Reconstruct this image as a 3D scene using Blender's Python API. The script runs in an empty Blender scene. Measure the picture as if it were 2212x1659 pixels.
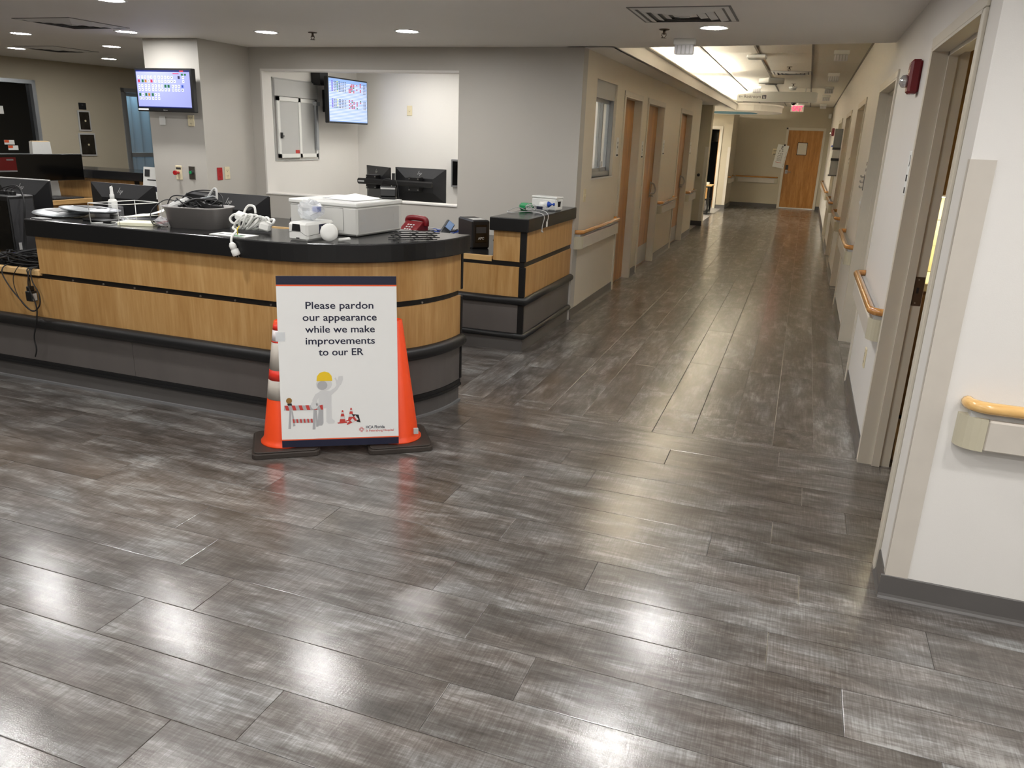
import bpy, math, random
from mathutils import Vector, Matrix, Euler
random.seed(7)
R = math.radians
SC = bpy.context.scene
COL = SC.collection

# ------------------------------------------------------------------ camera, world, exposure
CAM_H = 1.655
def make_camera():
    F, yaw, pit, rol = 1686.55, R(-19.321), R(17.554), R(2.1886)
    f = Vector((math.sin(yaw)*math.cos(pit), math.cos(yaw)*math.cos(pit), -math.sin(pit)))
    rt = Vector((math.cos(yaw), -math.sin(yaw), 0)); up = rt.cross(f)
    c, s = math.cos(rol), math.sin(rol)
    r2 = c*rt + s*up; u2 = -s*rt + c*up
    cd = bpy.data.cameras.new('camera'); cd.sensor_fit = 'HORIZONTAL'; cd.sensor_width = 36.0
    cd.lens = F*36.0/2212.0; cd.clip_start = .05; cd.clip_end = 100
    o = bpy.data.objects.new('camera', cd); COL.objects.link(o)
    m = Matrix((r2, u2, -f)).transposed().to_4x4(); m.translation = (0, 0, CAM_H)
    o.matrix_world = m; SC.camera = o
make_camera()
w = bpy.data.worlds.new('world'); SC.world = w; w.use_nodes = True
w.node_tree.nodes['Background'].inputs[0].default_value = (.9, .93, 1, 1)
w.node_tree.nodes['Background'].inputs[1].default_value = .05
vs = SC.view_settings
vs.view_transform = 'Standard'; vs.look = 'None'; vs.gamma = 1; vs.use_curve_mapping = False
vs.exposure = 0.75
LENS_E = 115.0      # emission of a downlight lens
COVE_E = 330.0      # emission of the cove tubes
ROOM_E = 8.5       # emission of the back-office ceiling panels

# ------------------------------------------------------------------ materials
MATS = {}
def _nt(name):
    m = bpy.data.materials.new(name); m.use_nodes = True
    nt = m.node_tree; return m, nt, nt.nodes['Principled BSDF']
def N(nt, t, **kw):
    n = nt.nodes.new(t)
    for k, v in kw.items():
        if k.startswith('i_'): n.inputs[k[2:].replace('_', ' ')].default_value = v
        else: setattr(n, k, v)
    return n
def lin(c):
    f = lambda v: v/12.92 if v <= .04045 else ((v+.055)/1.055)**2.4
    return tuple(f(v/255) for v in c)
def mat(name, rgb, rough=.5, metal=0, var=.04, scale=6, stretch=(1, 1, 1), bump=0, bscale=200, spec=.5, coat=0, alpha=1, trans=0, rvar=0):
    if name in MATS: return MATS[name]
    m, nt, b = _nt(name); L = nt.links.new
    c = lin(rgb)
    tc = N(nt, 'ShaderNodeTexCoord'); mp = N(nt, 'ShaderNodeMapping'); mp.inputs['Scale'].default_value = stretch
    L(tc.outputs['Object'], mp.inputs[0])
    if var:
        nz = N(nt, 'ShaderNodeTexNoise', i_Scale=scale, i_Detail=4.0); L(mp.outputs[0], nz.inputs['Vector'])
        mx = N(nt, 'ShaderNodeMix', data_type='RGBA')
        mx.inputs[6].default_value = tuple(v*(1-var*1.5) for v in c)+(1,)
        mx.inputs[7].default_value = tuple(min(1, v*(1+var*1.5)) for v in c)+(1,)
        L(nz.outputs[0], mx.inputs[0]); L(mx.outputs[2], b.inputs['Base Color'])
    else: b.inputs['Base Color'].default_value = c+(1,)
    b.inputs['Roughness'].default_value = rough; b.inputs['Metallic'].default_value = metal
    b.inputs['Specular IOR Level'].default_value = spec
    if coat: b.inputs['Coat Weight'].default_value = coat; b.inputs['Coat Roughness'].default_value = .12
    if trans: b.inputs['Transmission Weight'].default_value = trans
    if alpha < 1: b.inputs['Alpha'].default_value = alpha
    if bump:
        n2 = N(nt, 'ShaderNodeTexNoise', i_Scale=bscale, i_Detail=2.0); L(mp.outputs[0], n2.inputs['Vector'])
        bp = N(nt, 'ShaderNodeBump', i_Strength=bump, i_Distance=.002); L(n2.outputs[0], bp.inputs['Height']); L(bp.outputs[0], b.inputs['Normal'])
    MATS[name] = m; return m
def emit(name, rgb, s, linear=False):
    if name in MATS: return MATS[name]
    m, nt, b = _nt(name); c = rgb if linear else lin(rgb)
    b.inputs['Base Color'].default_value = tuple(v*.3 for v in c)+(1,)
    b.inputs['Emission Color'].default_value = tuple(c)+(1,); b.inputs['Emission Strength'].default_value = s
    b.inputs['Roughness'].default_value = .3
    MATS[name] = m; return m
def wood(name, c1, c2, c3, rough=.4, axis='z', coat=0, fine=1.0):
    if name in MATS: return MATS[name]
    m, nt, b = _nt(name); L = nt.links.new
    tc = N(nt, 'ShaderNodeTexCoord'); mp = N(nt, 'ShaderNodeMapping')
    mp.inputs['Scale'].default_value = {'z': (9, 9, .8), 'x': (.8, 9, 9), 'y': (9, .8, 9)}[axis]
    L(tc.outputs['Object'], mp.inputs[0])
    oi = N(nt, 'ShaderNodeObjectInfo'); ml = N(nt, 'ShaderNodeMath', operation='MULTIPLY'); ml.inputs[1].default_value = 37.0
    L(oi.outputs['Random'], ml.inputs[0]); cb = N(nt, 'ShaderNodeCombineXYZ'); L(ml.outputs[0], cb.inputs[0]); L(ml.outputs[0], cb.inputs[2]); L(cb.outputs[0], mp.inputs['Location'])
    a = N(nt, 'ShaderNodeTexNoise', i_Scale=1.1*fine, i_Detail=3.0, i_Distortion=1.2); L(mp.outputs[0], a.inputs['Vector'])
    g = N(nt, 'ShaderNodeTexNoise', i_Scale=9.0*fine, i_Detail=5.0); L(mp.outputs[0], g.inputs['Vector'])
    ad = N(nt, 'ShaderNodeMath', operation='MULTIPLY_ADD'); ad.inputs[1].default_value = .36; L(g.outputs[0], ad.inputs[0])
    m2 = N(nt, 'ShaderNodeMath', operation='MULTIPLY'); m2.inputs[1].default_value = .64; L(a.outputs[0], m2.inputs[0]); L(m2.outputs[0], ad.inputs[2])
    r = N(nt, 'ShaderNodeValToRGB'); e = r.color_ramp.elements
    e[0].position = .34; e[0].color = lin(c1)+(1,); e[1].position = .66; e[1].color = lin(c3)+(1,)
    k = e.new(.5); k.color = lin(c2)+(1,)
    L(ad.outputs[0], r.inputs[0]); L(r.outputs[0], b.inputs['Base Color'])
    b.inputs['Roughness'].default_value = rough
    if coat: b.inputs['Coat Weight'].default_value = coat; b.inputs['Coat Roughness'].default_value = .1
    MATS[name] = m; return m
def floor_mat():
    m, nt, b = _nt('vinyl_plank'); L = nt.links.new
    tc = N(nt, 'ShaderNodeTexCoord'); oi = N(nt, 'ShaderNodeObjectInfo')
    ml = N(nt, 'ShaderNodeMath', operation='MULTIPLY'); ml.inputs[1].default_value = 91.0; L(oi.outputs['Random'], ml.inputs[0])
    cb = N(nt, 'ShaderNodeCombineXYZ'); L(ml.outputs[0], cb.inputs[0]); L(ml.outputs[0], cb.inputs[1]); L(ml.outputs[0], cb.inputs[2])
    va = N(nt, 'ShaderNodeVectorMath', operation='ADD'); L(tc.outputs['Object'], va.inputs[0]); L(cb.outputs[0], va.inputs[1])
    def noise(sx, sy, sc, det=4.0, dist=0.0, rough=.55):
        mp = N(nt, 'ShaderNodeMapping'); mp.inputs['Scale'].default_value = (sx, sy, 1); L(va.outputs[0], mp.inputs[0])
        n = N(nt, 'ShaderNodeTexNoise', i_Scale=sc, i_Detail=det, i_Distortion=dist, i_Roughness=rough); L(mp.outputs[0], n.inputs['Vector']); return n.outputs[0]
    def mad(x, k, add=None):
        n = N(nt, 'ShaderNodeMath', operation='MULTIPLY_ADD'); L(x, n.inputs[0]); n.inputs[1].default_value = k
        if add is None: n.inputs[2].default_value = 0
        else: L(add, n.inputs[2])
        return n.outputs[0]
    blotch = noise(.9, 2.6, 3.2, 6.0, .5, .65); grain = noise(2.0, 34, 4.0, 5.0, .4, .65); cross = noise(46, 2.2, 4.0, 4.0, 0, .65); mid = noise(1.0, 9, 2.4, 5.0, 1.5)
    s = mad(blotch, .50); s = mad(grain, .20, s); s = mad(cross, .19, s); s = mad(mid, .20, s)
    s2 = N(nt, 'ShaderNodeMath', operation='MULTIPLY_ADD'); L(oi.outputs['Random'], s2.inputs[0]); s2.inputs[1].default_value = .05; L(s, s2.inputs[2])
    r = N(nt, 'ShaderNodeValToRGB'); e = r.color_ramp.elements
    e[0].position = .43; e[0].color = lin((58, 52, 48))+(1,); e[1].position = .70; e[1].color = lin((160, 158, 156))+(1,)
    for p, c in ((.50, (76, 70, 65)), (.56, (94, 88, 84)), (.62, (118, 114, 111))):
        k = e.new(p); k.color = lin(c)+(1,)
    L(s2.outputs[0], r.inputs[0])
    hue = noise(1.2, 3, 2.1, 3.0); hm = N(nt, 'ShaderNodeMix', data_type='RGBA', blend_type='MULTIPLY'); hm.inputs[0].default_value = 1
    hr = N(nt, 'ShaderNodeValToRGB'); hr.color_ramp.elements[0].position = .35; hr.color_ramp.elements[0].color = (1, .98, .95, 1); hr.color_ramp.elements[1].position = .62; hr.color_ramp.elements[1].color = (.94, .985, 1, 1)
    L(hue, hr.inputs[0]); L(r.outputs[0], hm.inputs[6]); L(hr.outputs[0], hm.inputs[7]); L(hm.outputs[2], b.inputs['Base Color'])
    b.inputs['Roughness'].default_value = .33; b.inputs['Specular IOR Level'].default_value = .5
    b.inputs['Coat Weight'].default_value = .85; b.inputs['Coat Roughness'].default_value = .115
    mic = noise(1, 1, 230, 2.0); wav = noise(.6, 1.6, 3.0, 2.0)
    h = mad(grain, .3); h = mad(cross, .5, h); h = mad(mic, .35, h)
    bp = N(nt, 'ShaderNodeBump', i_Strength=.30, i_Distance=.0016); L(h, bp.inputs['Height'])
    b2 = N(nt, 'ShaderNodeBump', i_Strength=.3, i_Distance=.0025); L(wav, b2.inputs['Height']); L(bp.outputs[0], b2.inputs['Normal'])
    L(b2.outputs[0], b.inputs['Normal']); L(b2.outputs[0], b.inputs['Coat Normal'])
    MATS['vinyl_plank'] = m; return m

M_WALL = mat('wall_paint', (192, 188, 180), .55, var=.015, scale=3, bump=.12, bscale=260)
M_WALLW = mat('wall_paint_white', (230, 227, 222), .5, var=.012, scale=3, bump=.12, bscale=260)
M_WALLT = mat('wall_paint_tan', (190, 180, 158), .6, var=.02, scale=3, bump=.12, bscale=260)
M_WALL_LIT = mat('wall_paint_lit', (226, 217, 200), .55, var=.015, scale=3, bump=.12, bscale=260)  # wall paint lightened to stand in for light on the left corridor wall
M_CEIL = mat('ceiling_paint', (240, 236, 230), .6, var=.015, scale=2, bump=.1, bscale=220)
M_TILE = mat('acoustic_tile', (222, 216, 204), .9, var=.05, scale=60, bump=.5, bscale=300)
M_TBAR = mat('grid_bar', (120, 113, 102), .5)
M_FRAME = mat('painted_frame', (212, 205, 190), .42, var=.03, scale=8)
M_BASE = mat('rubber_base', (92, 89, 87), .38, var=.05)
M_MAPLE = wood('maple_laminate', (172, 128, 74), (186, 144, 89), (200, 160, 106), .38)
M_MAPLEX = wood('maple_edge', (196, 155, 98), (219, 180, 124), (236, 204, 152), .35, axis='x')
M_MAPLEY = wood('maple_edge_y', (196, 155, 98), (219, 180, 124), (236, 204, 152), .35, axis='y')
M_DOOR = wood('door_veneer', (150, 98, 42), (176, 121, 58), (196, 143, 78), .35)
M_RAIL = wood('rail_varnish', (170, 112, 50), (196, 138, 72), (214, 160, 92), .22, axis='x', coat=.6)
M_RAILP = wood('rail_varnish_pale', (216, 166, 96), (232, 186, 116), (244, 206, 142), .22, axis='x', coat=.6)
M_VINYL = mat('bumper_vinyl', (204, 197, 186), .4, var=.04, scale=10)
M_VINYLE = mat('bumper_end_cap', (194, 187, 164), .35, var=.02)
M_BLACKTOP = mat('black_solid_surface', (34, 34, 35), .17, var=.5, scale=500, bump=.05, bscale=400)
M_BLKEDGE = mat('black_speckle_edge', (20, 20, 21), .38, var=.6, scale=420)
M_BLACK = mat('black_plastic', (20, 20, 21), .4, var=.05)
M_BLACKG = mat('black_gloss', (9, 9, 10), .12, var=0)
M_RUBBER = mat('black_rubber', (24, 24, 25), .45, var=.1, scale=30)
M_SHELL = mat('monitor_shell', (30, 30, 32), .45, var=.05)
M_BASIN = mat('basin_plastic', (146, 142, 139), .35, var=.02)
M_DGREY = mat('dark_grey_plastic', (56, 56, 58), .45, var=.05)
M_GREY = mat('grey_laminate', (98, 93, 90), .42, var=.12, scale=5, stretch=(1, 1, .25))
M_GREYP = mat('grey_plastic', (120, 120, 121), .45, var=.03)
M_LGREY = mat('light_grey_plastic', (190, 190, 188), .45, var=.02)
M_WHITE = mat('white_plastic', (232, 232, 228), .35, var=.01)
M_PAPER = mat('paper', (236, 236, 232), .8, var=.015, scale=30)
M_CREAM = mat('ivory_plate', (226, 214, 180), .4, var=.01)
M_RED = mat('red_plate', (176, 30, 34), .35, var=.03)
M_DRED = mat('dark_red_metal', (112, 14, 24), .35, var=.03)
M_ORANGE = mat('cone_orange', (246, 78, 28), .42, var=.05, scale=9)
M_REFL = mat('reflective_sleeve', (196, 188, 178), .35, var=.22, scale=9, stretch=(1, 1, .4))
M_SLEEVEW = mat('sleeve_white', (232, 224, 224), .4, var=.05)
M_SLEEVER = mat('sleeve_red', (226, 52, 36), .4, var=.06)
M_CBASE = mat('cone_rubber_base', (58, 51, 46), .55, var=.2, scale=14)
M_STEEL = mat('brushed_steel', (176, 174, 170), .3, metal=1, var=.08, scale=40)
M_BRONZE = mat('dark_bronze', (96, 84, 72), .4, metal=.8, var=.05)
M_ALU = mat('aluminium', (176, 180, 184), .35, metal=.6, var=.03)
M_BLUE = mat('blue_plastic', (34, 74, 170), .35, var=.05)
M_NAVY = mat('navy_print', (10, 15, 46), .6, var=.02)
M_ORLINE = mat('orange_print', (226, 92, 46), .5, var=.02)
M_INK = mat('ink_print', (20, 22, 52), .6, var=0)
M_INKK = mat('black_ink', (24, 24, 26), .5, var=0)
M_REDINK = mat('red_ink', (196, 62, 56), .5, var=0)
M_POSTER = mat('foam_board', (236, 236, 234), .4, var=.008, scale=20)
M_GREEN = mat('green_plastic', (30, 142, 84), .35, var=.05)
M_BLUEC = mat('blue_curtain', (112, 158, 190), .85, var=.06, scale=4)
M_GLASSD = mat('dark_window_glass', (14, 15, 16), .06, var=0, spec=.7)
M_GLASSC = mat('clear_pane', (225, 235, 240), .03, var=0, alpha=.22, spec=.6)
M_BLUEWALL = mat('blue_ceiling_paint', (92, 150, 176), .6, var=.02)
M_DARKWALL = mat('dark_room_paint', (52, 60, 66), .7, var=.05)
M_BROWN = wood('brown_cabinet', (132, 98, 58), (146, 110, 68), (158, 122, 78), .45)
M_TILEY = mat('backsplash', (240, 228, 186), .3, var=.02)
M_KHAKI = mat('cardboard', (206, 180, 140), .8, var=.04)
M_YEL = mat('yellow_print', (238, 200, 40), .4, var=.1)
M_FIG = mat('print_grey_light', (214, 214, 214), .5, var=.05)
M_FIG2 = mat('print_grey_mid', (176, 176, 178), .5, var=.05)
M_CLEAR = mat('clear_plastic_film', (240, 243, 246), .10, var=0, alpha=.42, spec=.8)
M_LENS = emit('downlight_lens', (1.0, .985, .965), LENS_E, True)
M_COVE = emit('cove_tube', (1.0, .93, .78), COVE_E, True)
M_PANEL = emit('office_panel', (1.0, .97, .91), ROOM_E, True)
M_PANEL2 = emit('reception_panel', (1.0, .95, .84), 60, True)
M_FLOOR = floor_mat()
M_JOINT = mat('floor_joint', (150, 146, 142), .4, var=.1)

# ------------------------------------------------------------------ mesh helpers
class MB:
    def __init__(s): s.v = []; s.f = []; s.mi = []; s.cur = 0; s.sm = []
    def add(s, vs, fs, smooth=False):
        b = len(s.v); s.v += [tuple(v) for v in vs]
        for f in fs: s.f.append(tuple(i+b for i in f)); s.mi.append(s.cur); s.sm.append(smooth)
        return s
    def m(s, i): s.cur = i; return s
    def box(s, x0, x1, y0, y1, z0, z1, c=0):
        if x0 > x1: x0, x1 = x1, x0
        if y0 > y1: y0, y1 = y1, y0
        if z0 > z1: z0, z1 = z1, z0
        if not c:
            v = [(x0,y0,z0),(x1,y0,z0),(x1,y1,z0),(x0,y1,z0),(x0,y0,z1),(x1,y0,z1),(x1,y1,z1),(x0,y1,z1)]
            return s.add(v, [(3,2,1,0),(4,5,6,7),(0,1,5,4),(1,2,6,5),(2,3,7,6),(3,0,4,7)])
        c = min(c, .49*(x1-x0), .49*(y1-y0), .49*(z1-z0))
        V = []; idx = {}
        for ix, (x, sx) in enumerate(((x0, 1), (x1, -1))):
            for iy, (y, sy) in enumerate(((y0, 1), (y1, -1))):
                for iz, (z, sz) in enumerate(((z0, 1), (z1, -1))):
                    idx[ix, iy, iz] = len(V)
                    V += [(x, y+sy*c, z+sz*c), (x+sx*c, y, z+sz*c), (x+sx*c, y+sy*c, z)]
        I = lambda a, b, c_, k: idx[a, b, c_]+k
        F = [(I(0,0,0,0),I(0,0,1,0),I(0,1,1,0),I(0,1,0,0)), (I(1,0,0,0),I(1,1,0,0),I(1,1,1,0),I(1,0,1,0)),
             (I(0,0,0,1),I(1,0,0,1),I(1,0,1,1),I(0,0,1,1)), (I(0,1,0,1),I(0,1,1,1),I(1,1,1,1),I(1,1,0,1)),
             (I(0,0,0,2),I(0,1,0,2),I(1,1,0,2),I(1,0,0,2)), (I(0,0,1,2),I(1,0,1,2),I(1,1,1,2),I(0,1,1,2))]
        for a in (0, 1):
            for b_ in (0, 1):
                F.append((I(a,b_,0,0),I(a,b_,0,1),I(a,b_,1,1),I(a,b_,1,0))[::1 if (a+b_) % 2 else -1])
                F.append((I(a,0,b_,0),I(a,0,b_,2),I(a,1,b_,2),I(a,1,b_,0))[::1 if (a+b_) % 2 == 0 else -1])
                F.append((I(0,a,b_,1),I(0,a,b_,2),I(1,a,b_,2),I(1,a,b_,1))[::1 if (a+b_) % 2 else -1])
                for cc in (0, 1):
                    F.append((I(a,b_,cc,0),I(a,b_,cc,1),I(a,b_,cc,2))[::1 if (a+b_+cc) % 2 == 0 else -1])
        return s.add(V, F[:6]+[f[::-1] for f in F[6:]])
    def obox(s, c, size, rot=(0, 0, 0), ch=0):
        t = MB(); h = [v/2 for v in size]; t.box(-h[0], h[0], -h[1], h[1], -h[2], h[2], ch)
        mt = Matrix.Translation(c) @ Euler(rot).to_matrix().to_4x4()
        return s.add([mt @ Vector(v) for v in t.v], t.f)
    def prism(s, poly, z0, z1, smooth=False):
        n = len(poly); a = sum(poly[i][0]*poly[(i+1) % n][1]-poly[(i+1) % n][0]*poly[i][1] for i in range(n))
        if a < 0: poly = poly[::-1]
        v = [(x, y, z0) for x, y in poly]+[(x, y, z1) for x, y in poly]
        s.add(v, [tuple(range(n))[::-1], tuple(range(n, 2*n))]); b = len(s.v)-2*n
        for i in range(n):
            j = (i+1) % n; s.f.append((b+i, b+j, b+n+j, b+n+i)); s.mi.append(s.cur); s.sm.append(smooth)
        return s
    def wall_strip(s, path, off_in, off_out, z0, z1):
        """ribbon that follows a plan path; path(off) gives points"""
        a, b = path(off_in), path(off_out); n = len(a)
        v = []
        for i in range(n): v += [(a[i][0], a[i][1], z0), (b[i][0], b[i][1], z0), (b[i][0], b[i][1], z1), (a[i][0], a[i][1], z1)]
        f = [(0, 1, 2, 3), tuple(4*(n-1)+k for k in (3, 2, 1, 0))]
        for i in range(n-1):
            p, q = 4*i, 4*i+4
            f += [(p+1, q+1, q+2, p+2), (p+3, p+2, q+2, q+3), (p+0, p+3, q+3, q+0), (p+1, p+0, q+0, q+1)]
        return s.add(v, f)
    def cyl(s, c0, c1, r0, r1=None, n=16, cap=True, smooth=True):
        r1 = r0 if r1 is None else r1
        c0, c1 = Vector(c0), Vector(c1); d = (c1-c0).normalized()
        a = d.orthogonal().normalized(); b = d.cross(a)
        v = []
        for c, r in ((c0, r0), (c1, r1)):
            for i in range(n):
                t = 2*math.pi*i/n; v.append(c+r*(math.cos(t)*a+math.sin(t)*b))
        s.add(v, [(i, (i+1) % n, n+(i+1) % n, n+i) for i in range(n)], smooth)
        if cap:
            k = len(s.v)-2*n
            for f in (tuple(range(n))[::-1], tuple(range(n, 2*n))): s.f.append(tuple(i+k for i in f)); s.mi.append(s.cur); s.sm.append(False)
        return s
    def lathe(s, prof, n=24, c=(0, 0, 0), smooth=True):
        v = []
        for r, z in prof:
            for i in range(n): t = 2*math.pi*i/n; v.append((c[0]+r*math.cos(t), c[1]+r*math.sin(t), c[2]+z))
        f = [(k*n+i, k*n+(i+1) % n, (k+1)*n+(i+1) % n, (k+1)*n+i) for k in range(len(prof)-1) for i in range(n)]
        s.add(v, f, smooth); b = len(s.v)-len(v)
        if prof[0][0] > 1e-5: s.f.append(tuple(b+i for i in range(n))[::-1]); s.mi.append(s.cur); s.sm.append(False)
        if prof[-1][0] > 1e-5: s.f.append(tuple(b+(len(prof)-1)*n+i for i in range(n))); s.mi.append(s.cur); s.sm.append(False)
        return s
    def tube(s, pts, r, n=8, sub=0, flat=1.0):
        pts = [Vector(p) for p in pts]
        if sub:
            q = []
            for i in range(len(pts)-1):
                p0, p1, p2, p3 = pts[max(i-1, 0)], pts[i], pts[i+1], pts[min(i+2, len(pts)-1)]
                for k in range(sub):
                    t = k/sub
                    q.append(.5*((2*p1)+(-p0+p2)*t+(2*p0-5*p1+4*p2-p3)*t*t+(-p0+3*p1-3*p2+p3)*t**3))
            pts = q+[pts[-1]]
        v = []; up = None
        for i, p in enumerate(pts):
            d = (pts[min(i+1, len(pts)-1)]-pts[max(i-1, 0)])
            d = d.normalized() if d.length > 1e-9 else Vector((1, 0, 0))
            if up is None: a = d.orthogonal().normalized()
            else:
                a = up-d*up.dot(d); a = a.normalized() if a.length > 1e-6 else d.orthogonal().normalized()
            up = a; b = d.cross(a)
            for k in range(n): t = 2*math.pi*k/n; v.append(p+r*(math.cos(t)*a+flat*math.sin(t)*b))
        m_ = len(pts)
        f = [(i*n+k, i*n+(k+1) % n, (i+1)*n+(k+1) % n, (i+1)*n+k) for i in range(m_-1) for k in range(n)]
        s.add(v, f, True); b0 = len(s.v)-len(v)
        for f_ in (tuple(b0+k for k in range(n))[::-1], tuple(b0+(m_-1)*n+k for k in range(n))): s.f.append(f_); s.mi.append(s.cur); s.sm.append(False)
        return s
    def quad(s, a, b, c, d): return s.add([a, b, c, d], [(0, 1, 2, 3)])
    def poly(s, pts): return s.add(pts, [tuple(range(len(pts)))])
    def xf(s, mt): s.v = [tuple(mt @ Vector(v)) for v in s.v]; return s
    def build(s, name, mats, parent=None, world=False, loc=None, rot=None, bevel=0, kind=None):
        me = bpy.data.meshes.new(name)
        vv = s.v
        if world and parent is not None:
            l = parent.location; vv = [(x-l.x, y-l.y, z-l.z) for x, y, z in vv]
        me.from_pydata(vv, [], s.f)
        if not isinstance(mats, (list, tuple)): mats = [mats]
        for m_ in mats: me.materials.append(m_)
        me.polygons.foreach_set('material_index', s.mi); me.polygons.foreach_set('use_smooth', s.sm); me.update()
        o = bpy.data.objects.new(name, me); COL.objects.link(o)
        if parent is not None: o.parent = parent
        if loc: o.location = loc
        if rot: o.rotation_euler = rot
        if bevel:
            b = o.modifiers.new('bevel', 'BEVEL'); b.width = bevel; b.segments = 2; b.limit_method = 'ANGLE'
        if kind: o['kind'] = kind
        return o
def tag(o, label, cat, group=None):
    o['label'] = label; o['category'] = cat
    if group: o['group'] = group
    return o
def thing(name, label, cat, loc=(0, 0, 0), rotz=0, group=None, rot=None):
    o = bpy.data.objects.new(name, None); COL.objects.link(o); o.empty_display_size = .05
    o.location = loc; o.rotation_euler = rot if rot else (0, 0, rotz)
    return tag(o, label, cat, group)
def struct(o): o['kind'] = 'structure'; return o
def sthing(name, loc=(0, 0, 0), rotz=0):
    o = bpy.data.objects.new(name, None); COL.objects.link(o); o.location = loc; o.rotation_euler = (0, 0, rotz); return struct(o)
def dup(o, parent=None, loc=None, rotz=None, label=None, group=None):
    c = o.copy(); COL.objects.link(c)
    if parent is not None: c.parent = parent
    if loc is not None: c.location = loc
    if rotz is not None: c.rotation_euler = (0, 0, rotz)
    if label: c['label'] = label
    if group: c['group'] = group
    for ch in o.children: dup(ch, c)
    return c
_tx = {}
def text_polys(body, size, align='CENTER', bold=0):
    k = (body, size, align, bold)
    if k not in _tx:
        cu = bpy.data.curves.new('t', 'FONT'); cu.body = body; cu.size = size; cu.align_x = align; cu.resolution_u = 3; cu.offset = bold
        o = bpy.data.objects.new('t', cu); COL.objects.link(o)
        dg = bpy.context.evaluated_depsgraph_get(); dg.update()
        me = bpy.data.meshes.new_from_object(o.evaluated_get(dg))
        _tx[k] = ([tuple(v.co) for v in me.vertices], [tuple(p.vertices) for p in me.polygons])
        bpy.data.objects.remove(o); bpy.data.curves.remove(cu); bpy.data.meshes.remove(me)
    return _tx[k]
def put_text(mb, body, size, x, z, y, align='CENTER', bold=0, width=None):
    """text in the local XZ plane at depth y, read from -y"""
    v, f = text_polys(body, size, align, bold)
    k = 1
    if width and v: k = width/(max(p[0] for p in v)-min(p[0] for p in v))
    mb.add([(x+p[0]*k, y, z+p[1]) for p in v], f); return mb
def rrect(x0, x1, z0, z1, r, n=4):
    pts = []
    for cx, cz, a in ((x1-r, z0+r, -90), (x1-r, z1-r, 0), (x0+r, z1-r, 90), (x0+r, z0+r, 180)):
        for i in range(n+1): t = R(a+90*i/n); pts.append((cx+r*math.cos(t), cz+r*math.sin(t)))
    return pts
def plate(mb, pts, y0, y1):
    """prism of an XZ outline between two y planes"""
    t = MB(); t.prism(pts, -y1, -y0); return mb.add([(x, -z, y) for x, y, z in t.v], t.f)
# ------------------------------------------------------------------ room constants
XL, XR, YW, ZC, ZA = -1.94, .503, 7.104, 2.42, 2.73
YN, YE = 3.003, 24.0
XRT = XR+.15
# ------------------------------------------------------------------ floor of vinyl planks
PW, PL = .2286, 1.2186
fl = struct(MB().box(-12, 5, -4, 26, -.06, -.005).build('floor', M_JOINT))
def plank_mesh():
    mb = MB(); g = .0008; x1 = PL-g; y1 = PW-g; b = .002; h = 0.0; z0 = -.0045
    lo = [(g, g), (x1, g), (x1, y1), (g, y1)]; hi = [(g+b, g+b), (x1-b, g+b), (x1-b, y1-b), (g+b, y1-b)]
    mb.add([(x, y, z0) for x, y in lo]+[(x, y, h-.0006) for x, y in lo]+[(x, y, h) for x, y in hi],
           [(8, 9, 10, 11)]+[(i, (i+1) % 4, 4+(i+1) % 4, 4+i) for i in range(4)]+[(4+i, 4+(i+1) % 4, 8+(i+1) % 4, 8+i) for i in range(4)])
    return mb
_pm = plank_mesh()
plank0 = _pm.build('plank', M_FLOOR, fl); PMESH = plank0.data; _first = [True]
def plank(x, y, L, along_y=False, wid=PW):
    if _first[0]: o = plank0; _first[0] = False
    else:
        o = bpy.data.objects.new('plank', PMESH); COL.objects.link(o); o.parent = fl
    o.scale = (L/PL, wid/PW, 1)
    if along_y: o.rotation_euler = (0, 0, R(90)); o.location = (x+wid, y, 0)
    else: o.location = (x, y, 0)
REST = MB()
def rest(x, y, L, along_y=False, wid=PW):
    for k in (1,):
        for f in _pm.f: pass
    sx, sy = L/PL, wid/PW
    if along_y: REST.add([(x+wid-v[1]*sy, y+v[0]*sx, v[2]) for v in _pm.v], _pm.f)
    else: REST.add([(x+v[0]*sx, y+v[1]*sy, v[2]) for v in _pm.v], _pm.f)
YT = 4.50
offs = {1: .079, 3: -1.014, 4: -.819, 5: .079, 6: -.17, 7: .2, 8: -.582, 9: .102, 10: -.883, 11: -.624, 12: -.835, 13: -1.294, 2: -.5, 14: -.3, 0: -.65}
for n in range(0, 40):
    ya = YT-.37*PW-(n-1)*PW if n else YT
    wid = PW if n else .37*PW
    yb = ya-wid if n else YT-.37*PW
    o0 = offs.get(n, random.uniform(-1.2, 0))
    lo = (-1.47*yb-.45) if yb < 3.4 else -2.4
    hi = 1.25 if yb < 3.0 else .8
    k = math.floor((-12-o0)/1.219)
    while o0+k*1.219 < 5:
        a = o0+k*1.219; b = a+1.219; k += 1
        if n <= 14 and b > lo and a < hi: plank(a, yb, 1.219, wid=wid)
        elif not (yb > 3.5 and a > -2.0 and a > .6): rest(a, yb, 1.219, wid=wid)
coffs = {-2: 5.855, -1: 5.243, 0: 4.886, 1: 4.858, 2: 6.063, 3: 4.837, -3: 5.46, 4: 5.4}
for k in range(-48, 20):
    xa = -.649+k*PW
    o0 = coffs.get(k, random.uniform(4.5, 5.7)); vis = -6 <= k <= 4
    if k > 5: continue
    y = o0-1.219*math.ceil((o0-YT)/1.219)
    while y < (YE if vis else 9.5):
        a = max(y, YT); b = min(y+1.219, YE); y += 1.219
        if b-a < .02: continue
        (plank if vis else rest)(xa, a, b-a, True)
REST.build('plank_field', M_FLOOR, fl, kind='stuff')

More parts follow.
